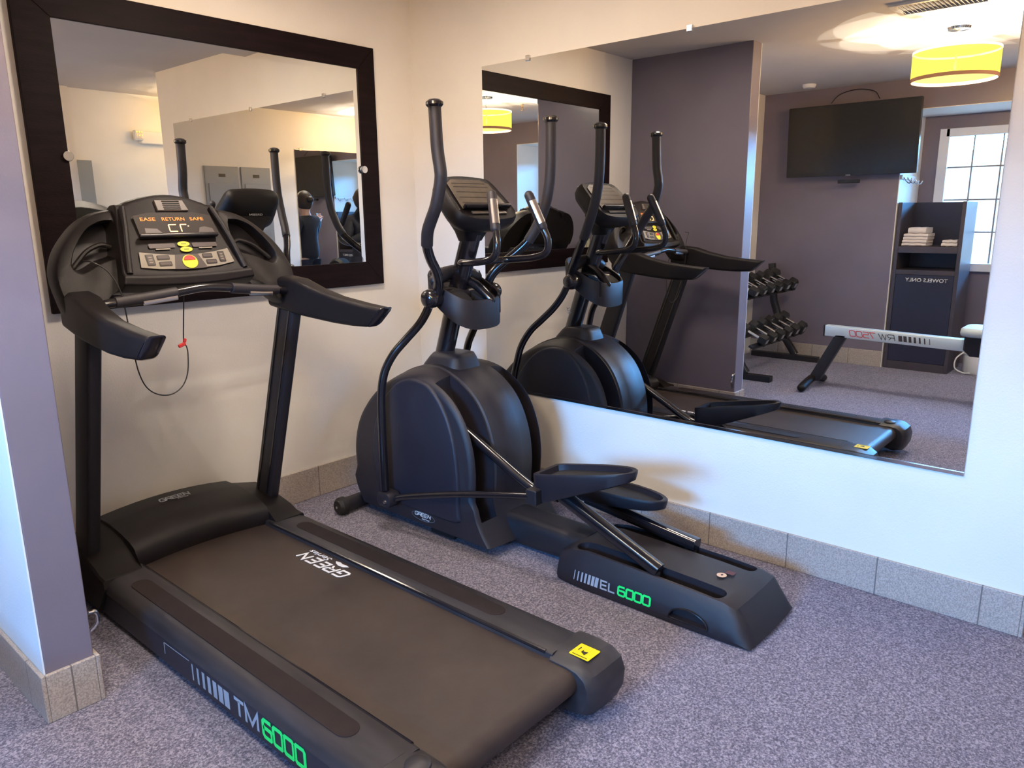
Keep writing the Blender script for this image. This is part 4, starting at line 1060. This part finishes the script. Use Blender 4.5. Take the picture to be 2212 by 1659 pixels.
# towels
def towel(x, y, z, w, dpt, h, label, grp):
    bm = new(); secs = []
    for i in range(9):
        q = -1 + 2 * i / 8
        sec = rrect(0, 0, dpt, h, h * .45, 4)
        secs.append([V((x + a, y + q * w / 2, z + h / 2 + b + .002 * math.sin(i * 1.7 + a * 30))) for a, b in sec])
    loft(bm, secs); o = obj('folded_towel', bm, M['towel'], None, angle=60)
    return tag(o, label, 'towel', grp)
hgt = (.024, .026, .025, .026, .027)
z = 1.078
lab = ['folded white towel at the bottom of the taller stack on the cabinet shelf', 'folded white towel second from the bottom of the taller stack', 'folded white towel in the middle of the taller stack', 'folded white towel second from the top of the taller stack', 'loosely folded white towel on top of the taller stack']
for i in range(5):
    towel(-4.55 + .006 * (i % 2), -1.385 - .004 * i, z, .19 - (.05 if i == 4 else 0), .24, hgt[i] + (.022 if i == 4 else 0), lab[i], 'towels on the cabinet shelf'); z += hgt[i] + .001
towel(-4.54, -1.655, 1.077, .12, .2, .028, 'folded white towel at the bottom of the low pile by the shelf end', 'towels on the cabinet shelf')
towel(-4.54, -1.655, 1.107, .11, .19, .022, 'folded white towel on top of the low pile by the shelf end', 'towels on the cabinet shelf')

# coat hooks in the window bay
t = root('coat_hooks', (-4.62, -1.238, 1.60), 'white rail with coat hooks on the side wall of the window bay', 'coat hooks')
obj('rail', box(new(), -4.86, -4.40, -1.252, -1.236, 1.64, 1.675), M['white'], t, bevel=.002)
for i in range(4):
    x = -4.80 + i * .12
    bm = new(); tube(bm, [(x, -1.25, 1.655), (x, -1.275, 1.62), (x, -1.30, 1.605), (x, -1.315, 1.63)], .005, 8, smooth=5, round_end=True); obj('hook', bm, M['chrome'], t)

# rowing machine
rx = -3.22
t = root('rowing_machine', (rx, -1.9, 0), 'rowing machine with pale aluminium rail and black feet in front of the cabinet', 'rowing machine')
bm = new(); loft(bm, [[V((rx + a, y, zc + b)) for a, b in rrect(0, 0, .07, .085, .006, 2)] for y, zc in ((-1.115, .468), (-2.75, .432))]); rrl = obj('rail', bm, M['alu'], t, bevel=.002)
bm = new(); strokes(bm, '7500', (rx + .0352, -1.475, .444), (0, 1, -.02), (0, 0, 1), .042, w=.165, th=.13, shear=-.0)
bm.free()
# the print reads from the mirror side of the rail
bm = new(); strokes(bm, '7500', (rx + .0352, -1.495, .4385), (0, 1, .022), (0, 0, 1), .042, w=.19, th=.12, shear=.25); obj('lettering', bm, M['red'], rrl, smooth=False)
bm = new(); strokes(bm, 'RW', (rx + .0352, -1.625, .4355), (0, 1, .022), (0, 0, 1), .042, w=.115, th=.12, shear=.25); obj('lettering', bm, M['key'], rrl, smooth=False)
bm = new(); bars(bm, (rx + .0352, -1.86, .431), (0, 1, .022), (0, 0, 1), .042, .215, [.15, .28, .38, .5, .62, .74, .86], shear=.15); obj('stripe_print', bm, M['key'], rrl, smooth=False)
obj('rail_cap', box(new(), rx - .037, rx + .037, -1.116, -1.103, .424, .512), M['black'], t, bevel=.003)
bm = new(); loft(bm, [[V((rx + a, yc + b, z)) for a, b in rrect(0, 0, .07, .09, .01, 2)] for yc, z in ((-1.235, .44), (-1.05, .06))]); lg = obj('rear_leg', bm, M['black'], t, bevel=.003)
bm = new(); tube(bm, [(rx - .24, -1.04, .035), (rx - .1, -1.04, .065), (rx, -1.04, .075), (rx + .1, -1.04, .065), (rx + .24, -1.04, .035)], .032, 12, smooth=4, round_end=True); obj('foot', bm, M['plastic'], lg)
bm = new(); loft(bm, [[V((rx + a * k, -2.17 + b * k, z)) for a, b in rrect(0, 0, .30, .24, .07, 5)] for k, z in ((.8, .520), (1, .530), (1.03, .55), (1, .575), (.9, .583))]); obj('seat', bm, mat('pale seat', (.45, .52, .56), .5), t, angle=60)
bm = new(); loft(bm, [[V((rx + a * k, -2.17 + b * k, z)) for a, b in rrect(0, 0, .14, .2, .02, 3)] for k, z in ((.6, .375), (1, .42), (1, .52))]); obj('seat_carriage', bm, M['black'], t)
bm = new(); lathe(bm, [(.02, -.08), (.20, -.08), (.23, -.05), (.23, .05), (.20, .08), (.02, .08)], (rx, -2.90, .42), 'x', 36); obj('flywheel_housing', bm, M['plastic'], t)
bm = new(); box(bm, rx - .25, rx + .25, -2.98, -2.90, 0, .05); box(bm, rx - .03, rx + .03, -2.96, -2.92, .05, .4); obj('front_foot', bm, M['black'], t, bevel=.004)

# dumbbell rack
qx0, qx1 = -4.28, -3.15
t = root('dumbbell_rack', ((qx0 + qx1) / 2, -.40, 0), 'black two tier dumbbell rack against the back wall beyond the partition', 'dumbbell rack')
for x in (qx0 + .02, qx1 - .02):
    obj('foot_bar', box(new(), x - .035, x + .035, -.72, -.08, 0.0, .05), M['black'], t, bevel=.004)
    bm = new(); tube(bm, [(x, -.50, .05), (x, -.38, .22), (x, -.26, .55), (x, -.22, .90)], .03, 12, power=5); obj('post', bm, M['black'], t, angle=50)
TIERS = []
for zf, yc in ((.30, -.47), (.70, -.36)):
    nrm = V((0, -.42, .9)).normalized(); al = V((0, -.9, -.42)).normalized()
    bm = new(); obox(bm, ((qx0 + qx1) / 2, yc + .07, zf + .04), (1, 0, 0), al, nrm, qx1 - qx0, .05, .02); obox(bm, ((qx0 + qx1) / 2, yc - .07, zf - .025), (1, 0, 0), al, nrm, qx1 - qx0, .05, .02)
    obj('shelf_rail', bm, M['black'], t, bevel=.003); TIERS.append((zf, yc, nrm, al))
def dumbbell(c, al, nrm, r, label):
    rt = root('dumbbell', c, label, 'dumbbell', 'dumbbells on the rack')
    side = V((1, 0, 0))
    bm = new(); tube(bm, [c - al * .06, c + al * .06], .015, 10); obj('handle', bm, M['chrome'], rt)
    for s in (-1, 1):
        ctr = c + al * s * .095; secs = []
        for u, k in ((-.035, .86), (-.028, 1), (.028, 1), (.035, .86)):
            secs.append([ctr + al * u * s + side * r * k * math.cos(PI / 6 + a * PI / 3) + nrm * r * k * math.sin(PI / 6 + a * PI / 3) for a in range(6)])
        bm = new(); loft(bm, secs); h = obj('hex_head', bm, M['rubber'], rt, bevel=.003, angle=25)
        if s == 1:
            bm = new(); plate(bm, rrect(0, 0, r * .8, r * .7, .003), ctr + al * .0355, side, nrm, al, .0006); obj('weight_mark', bm, M['grey_text'], h, smooth=False)
    return rt
for ti, (zf, yc, nrm, al) in enumerate(TIERS):
    for i in range(6):
        r = .062 - .004 * ti - .002 * i
        x = qx0 + .145 + i * .168
        c = V((x, yc, zf + .008)) + nrm * (r * .95 + .012)
        order = ['first', 'second', 'third', 'fourth', 'fifth', 'sixth'][i]
        dumbbell(c, al, nrm, r, 'black hex dumbbell, %s from the television end of the %s tier' % (order, ('lower', 'upper')[ti]))

# wipes bucket and hose beyond the cabinet
t = root('wipes_bucket', (-4.60, -1.95, 0), 'white plastic bucket with a curved handle on the floor beside the cabinet', 'bucket')
bm = new(); lathe(bm, [(.10, .0), (.115, .02), (.12, .16), (.128, .17), (.128, .19), (.118, .20), (.118, .24), (.02, .25)], (-4.60, -1.95, .001), 'z', 28); obj('body', bm, M['white'], t)
bm = new(); tube(bm, [(-4.50, -1.85, .19), (-4.48, -1.80, .13), (-4.47, -1.80, .05), (-4.48, -1.86, .015), (-4.46, -1.92, .02)], .006, 8, smooth=5); obj('handle', bm, M['white'], t)

# rear wall: electrical panels, switch, small cabinet, emergency light, mirror
def epanel(x0, x1, z0, z1, label):
    t = root('electrical_panel', ((x0 + x1) / 2, YD, z0), label, 'electrical panel', 'electrical panels on the rear wall')
    obj('casing', box(new(), x0, x1, YD - .002, YD + .02, z0, z1), M['panel_metal'], t, bevel=.003)
    d = obj('door', box(new(), x0 + .03, x1 - .03, YD + .0205, YD + .026, z0 + .05, z1 - .16), M['panel_metal'], t, bevel=.002)
    xm = (x0 + x1) / 2
    obj('label_plate', box(new(), xm - .035, xm + .035, YD + .0205, YD + .022, z1 - .10, z1 - .07), M['key_rim'], t)
    obj('latch', box(new(), x1 - .07, x1 - .05, YD + .0265, YD + .034, (z0 + z1) / 2, (z0 + z1) / 2 + .05), M['black'], d)
epanel(-1.220, -.872, .43, 1.86, 'grey electrical panel on the rear wall nearest the passage')
epanel(-1.572, -1.250, .43, 1.86, 'grey electrical panel on the rear wall next to the rear mirror')
bm = new(); box(bm, -.34, -.085, YD, YD + .09, .9, 1.857)
tag(obj('wall_cabinet', bm, M['panel_metal'], bevel=.004), 'narrow grey metal box on the cream rear wall', 'cabinet')
t = root('light_switch', (-1.72, YD, 1.38), 'cream switch plate on the rear wall between panel and mirror', 'light switch')
bm = new(); box(bm, -1.755, -1.685, YD, YD + .006, 1.36, 1.475); obj('plate', bm, M['white'], t, bevel=.002)
obj('rocker', box(new(), -1.735, -1.705, YD + .006, YD + .011, 1.39, 1.445), M['white'], t, bevel=.001)
t = root('emergency_light', (.43, YD, 2.0), 'white twin head emergency light on the rear wall', 'emergency light')
obj('body', box(new(), .36, .60, YD - .002, YD + .06, 2.02, 2.13), M['white'], t, bevel=.012)
for x in (.34, .62):
    bm = new(); obox(bm, (x, YD + .06, 2.09), (1, 0, 0), (0, 1, 0), (0, 0, 1), .075, .05, .085); hd = obj('lamp_head', bm, M['white'], t, bevel=.008)
    bm = new()
    for a in range(3):
        for b in range(3): obox(bm, (x - .022 + .022 * a, YD + .0865, 2.066 + .024 * b), (1, 0, 0), (0, 1, 0), (0, 0, 1), .014, .003, .016)
    obj('led_cells', bm, M['chrome'], hd, smooth=False)
t = root('rear_mirror', (-2.65, YD, .60), 'frameless mirror on the rear wall beside the electrical panels', 'mirror')
obj('mirror_glass', box(new(), -3.42, -1.885, YD + .001, YD + .007, .60, 2.066), M['mirror'], t, smooth=False)
obj('clip', box(new(), -1.97, -1.945, YD, YD + .012, 2.054, 2.078), M['chrome'], t)

# ================================================================== PERSON behind the camera (seen in the rear mirror)
def skin_mesh(name, verts, edges, radii, m, parent, origin, sub=2):
    me = bpy.data.meshes.new(name); me.from_pydata([tuple(v) for v in verts], edges, [])
    ob = bpy.data.objects.new(name, me); COL.objects.link(ob)
    md = ob.modifiers.new('skin', 'SKIN'); md.use_smooth_shade = True; md.branch_smoothing = .6
    for i, r in enumerate(radii):
        r = r if isinstance(r, tuple) else (r, r)
        me.skin_vertices[0].data[i].radius = r
    me.skin_vertices[0].data[0].use_root = True
    s = ob.modifiers.new('sub', 'SUBSURF'); s.levels = sub; s.render_levels = sub
    bpy.context.view_layer.update()
    new_me = bpy.data.meshes.new_from_object(ob.evaluated_get(bpy.context.evaluated_depsgraph_get()))
    bpy.data.objects.remove(ob); bpy.data.meshes.remove(me)
    for p in new_me.polygons: p.use_smooth = True
    return link_mesh(name, new_me, [m], parent, origin)

pb = V((-2.33, -3.52, 0)); fdir = V((.30, .95, 0)).normalized(); rdir = V((fdir.y, -fdir.x, 0))
def P3(r, f, z): return pb + rdir * r + fdir * f + V((0, 0, z))
def scaled(l): return l
pr = root('person', pb, 'person in a dark shirt with tied up hair holding a phone', 'person')
cam_p = V((CX, CY, CZ)); vdir = R3 @ V((0, 0, -1)); ph = cam_p - vdir * .012
right_w = R3 @ V((1, 0, 0)); up_w = R3 @ V((0, 1, 0))
handL = ph - right_w * .100 - vdir * .03 - up_w * .01
handR = ph + right_w * .100 - vdir * .03 - up_w * .01
VV = [P3(0, 0, .92), P3(0, .01, 1.04), P3(0, .015, 1.20), P3(0, .0, 1.32), P3(0, .015, 1.40), P3(0, .035, 1.46), P3(0, .045, 1.54), P3(0, .05, 1.60)]
ED = [(0, 1), (1, 2), (2, 3), (3, 4), (4, 5), (5, 6), (6, 7)]
RR = [(.110, .085), (.110, .085), (.125, .095), (.11, .08), (.048, .048), (.068, .078), (.078, .092), (.058, .07)]
def add(v, r, to):
    VV.append(v); RR.append(r); ED.append((to, len(VV) - 1)); return len(VV) - 1
for s, hand in ((-1, handL), (1, handR)):
    sh = add(P3(s * .15, 0, 1.345), .050, 3); elb = P3(s * .21, .07, 1.10)
    if s < 0: elb = P3(-.23, .12, 1.12)
    el_ = add(elb, .038, sh); fa = add(elb.lerp(hand, .5), .033, el_); wr = add(elb.lerp(hand, .86), .023, fa); pm = add(elb.lerp(hand, 1.0), (.030, .020), wr)
for s in (-1, 1):
    hp = add(P3(s * .085, 0, .80), .070, 0); kn = add(P3(s * .10, .02, .48), .058, hp); an = add(P3(s * .11, -.01, .09), .036, kn); toe = add(P3(s * .125, .12, .035), .034, an)
body = skin_mesh('body', VV, ED, RR, M['skin'], pr, pb)
# fingers
for s, hand in ((-1, handL), (1, handR)):
    inw = right_w * -s
    for i, (lg_, u) in enumerate(((.062, .028), (.070, .010), (.066, -.008), (.052, -.026))):
        b0 = hand + up_w * u; tip = b0 + inw * lg_ - vdir * -.0
        mid = b0 + inw * lg_ * .45 + vdir * .012
        bm = new(); tube(bm, [b0 - inw * .01, mid, tip - vdir * .004], lambda t: .0085 - .002 * t, 8, smooth=4, round_end=True); obj('finger', bm, M['skin'], body)
    bm = new(); b0 = hand - up_w * .02 - vdir * .01; tube(bm, [b0, b0 + inw * .025 - vdir * .012 + up_w * .01, b0 + inw * .05 - vdir * .004 + up_w * .02], lambda t: .010 - .002 * t, 8, smooth=4, round_end=True); obj('thumb', bm, M['skin'], body)
# face features
hc = P3(0, .055, 1.545)
bm = new(); tube(bm, [hc + fdir * .085 + V((0, 0, .02)), hc + fdir * .105 + V((0, 0, -.02))], lambda t: .006 + .008 * t, 8, round_end=True); obj('nose', bm, M['skin'], body)
for s in (-1, 1):
    bm = new(); c = hc + fdir * .083 + rdir * s * .03 + V((0, 0, .018)); bmesh.ops.create_uvsphere(bm, u_segments=12, v_segments=8, radius=.010, matrix=Matrix.Translation(c)); obj('eye', bm, M['white'], body)
    bm = new(); c = hc + rdir * s * .074 + V((0, 0, 0)); bmesh.ops.create_uvsphere(bm, u_segments=12, v_segments=8, radius=1, matrix=Matrix.Translation(c) @ Matrix.Diagonal((.010, .018, .028, 1))); obj('ear', bm, M['skin'], body)
bm = new(); tube(bm, [hc + fdir * .084 + rdir * -.02 + V((0, 0, -.045)), hc + fdir * .090 + V((0, 0, -.045)), hc + fdir * .084 + rdir * .02 + V((0, 0, -.045))], .005, 8, smooth=3, round_end=True); obj('mouth', bm, mat('lips', (.4, .14, .12), .5), body)
# hair cap and bun
bm = new(); bmesh.ops.create_uvsphere(bm, u_segments=24, v_segments=16, radius=1, matrix=Matrix.Translation(hc + V((0, 0, .008)) - fdir * .030) @ Matrix.Diagonal((.094, .096, .118, 1)))
hr = obj('hair', bm, M['hair'], body)
bm = new(); bmesh.ops.create_icosphere(bm, subdivisions=3, radius=.038, matrix=Matrix.Translation(hc - fdir * .135 + V((0, 0, .02)) + rdir * .03)); obj('hair_bun', bm, M['hair'], hr)
# clothes: shirt over the torso and upper arms, trousers, shoes
SV = [P3(0, 0, .86), P3(0, .01, 1.02), P3(0, .015, 1.20), P3(0, .0, 1.33), P3(0, .01, 1.385)]
SE = [(0, 1), (1, 2), (2, 3), (3, 4)]; SR = [(.150, .124), (.140, .114), (.150, .118), (.140, .108), (.066, .066)]
for s in (-1, 1):
    elb = P3(s * .21, .07, 1.10) if s > 0 else P3(-.23, .12, 1.12)
    hand = handR if s > 0 else handL
    SV.append(P3(s * .15, 0, 1.345)); SR.append(.078); SE.append((3, len(SV) - 1))
    SV.append(elb); SR.append(.052); SE.append((len(SV) - 2, len(SV) - 1))
    SV.append(elb.lerp(hand, .78)); SR.append(.036); SE.append((len(SV) - 2, len(SV) - 1))
skin_mesh('shirt', SV, SE, SR, M['shirt'], pr, None)
TV_ = [P3(0, 0, .97), P3(0, 0, .86)]; TE = [(0, 1)]; TRr = [(.146, .118), (.152, .128)]
for s in (-1, 1):
    a0 = 1
    for v, r in ((P3(s * .092, 0, .74), .104), (P3(s * .10, .02, .48), .070), (P3(s * .11, -.01, .07), .056)):
        TV_.append(v); TRr.append(r); TE.append((a0, len(TV_) - 1)); a0 = len(TV_) - 1
skin_mesh('trousers', TV_, TE, TRr, M['trousers'], pr, None)
for s in (-1, 1):
    bm = new(); secs = []
    for f, w, h in ((-.10, .030, .05), (-.07, .042, .075), (0, .044, .08), (.08, .048, .055), (.13, .046, .045), (.165, .03, .03)):
        secs.append([P3(s * .112 + a, f, h / 2 + b + .001) for a, b in rrect(0, 0, w * 2, h, h * .4, 4)])
    loft(bm, secs); obj('shoe', bm, M['shoe'], pr, angle=60)
bm = new(); obox(bm, ph, right_w, up_w, vdir, .155, .075, .008)
tag(obj('phone', bm, M['tv'], None, bevel=.003), 'black phone held up by the person with the hair bun', 'phone')

# ================================================================== LIGHT
w = bpy.data.worlds.new('daylight'); bpy.context.scene.world = w; w.use_nodes = True
w.node_tree.nodes['Background'].inputs[0].default_value = (0.55, 0.78, 1.0, 1); w.node_tree.nodes['Background'].inputs[1].default_value = 3.0

def area(name, loc, target, sx, sy, energy, col):
    l = bpy.data.lights.new(name, 'AREA'); l.shape = 'RECTANGLE'; l.size = sx; l.size_y = sy; l.energy = energy; l.color = col
    o = bpy.data.objects.new(name, l); COL.objects.link(o); o.location = V(loc)
    o.rotation_euler = (V(target) - V(loc)).to_track_quat('-Z', 'Y').to_euler(); return o
area('sky_daylight', (-9.0, -2.7, 2.65), (0, -2.7, 2.65), 7.0, 1.0, 3300, (0.10, 0.42, 1.0))
def point(name, loc, energy, col, r=.08):
    l = bpy.data.lights.new(name, 'POINT'); l.energy = energy; l.color = col; l.shadow_soft_size = r
    o = bpy.data.objects.new(name, l); COL.objects.link(o); o.location = V(loc); return o
def bulbs(name, x, y, energy, col):
    """ring of small bulbs inside one drum shade"""
    for k in range(6):
        a = 2 * PI * k / 6 + .3
        point(name, (x + .15 * math.cos(a), y + .15 * math.sin(a), 2.225), energy / 6, col, 0.0)
bulbs('lamp_bulb', -2.598, -1.945, 280, (1.0, 0.93, 0.78))
bulbs('added_fill_bulb', -2.55, -3.42, 120, (1.0, 0.90, 0.78))  # fill from the added lamp above the person
bulbs('passage_lamp_bulb', 0.75, -3.45, 28, (1.0, 0.72, 0.46))

l = bpy.data.lights.new('alcove_fill', 'AREA'); l.shape = 'DISK'; l.size = .30; l.energy = 20; l.color = (1.0, .82, .66)  # unseen fill light, added to brighten the walls round the corner
o = bpy.data.objects.new('alcove_fill', l); COL.objects.link(o); o.location = (-1.06, -0.98, 2.412)
bm = new(); lathe(bm, [(.16, -.026), (.17, -.02), (.17, 0)], (-1.06, -0.98, H), 'z', 36)
tag(obj('added_fill_fitting', bm, M['white']), 'flat round fitting added on the ceiling to hold the unseen fill light', 'light')  # made-up fitting round the added fill light

sc = bpy.context.scene
sc.view_settings.view_transform = 'Standard'; sc.view_settings.look = 'None'; sc.view_settings.gamma = 1.0; sc.view_settings.exposure = 0.32
sc.view_settings.use_curve_mapping = False
sc.cycles.max_bounces = 10; sc.cycles.glossy_bounces = 8; sc.cycles.diffuse_bounces = 5; sc.cycles.transparent_max_bounces = 8
sc.cycles.caustics_reflective = True
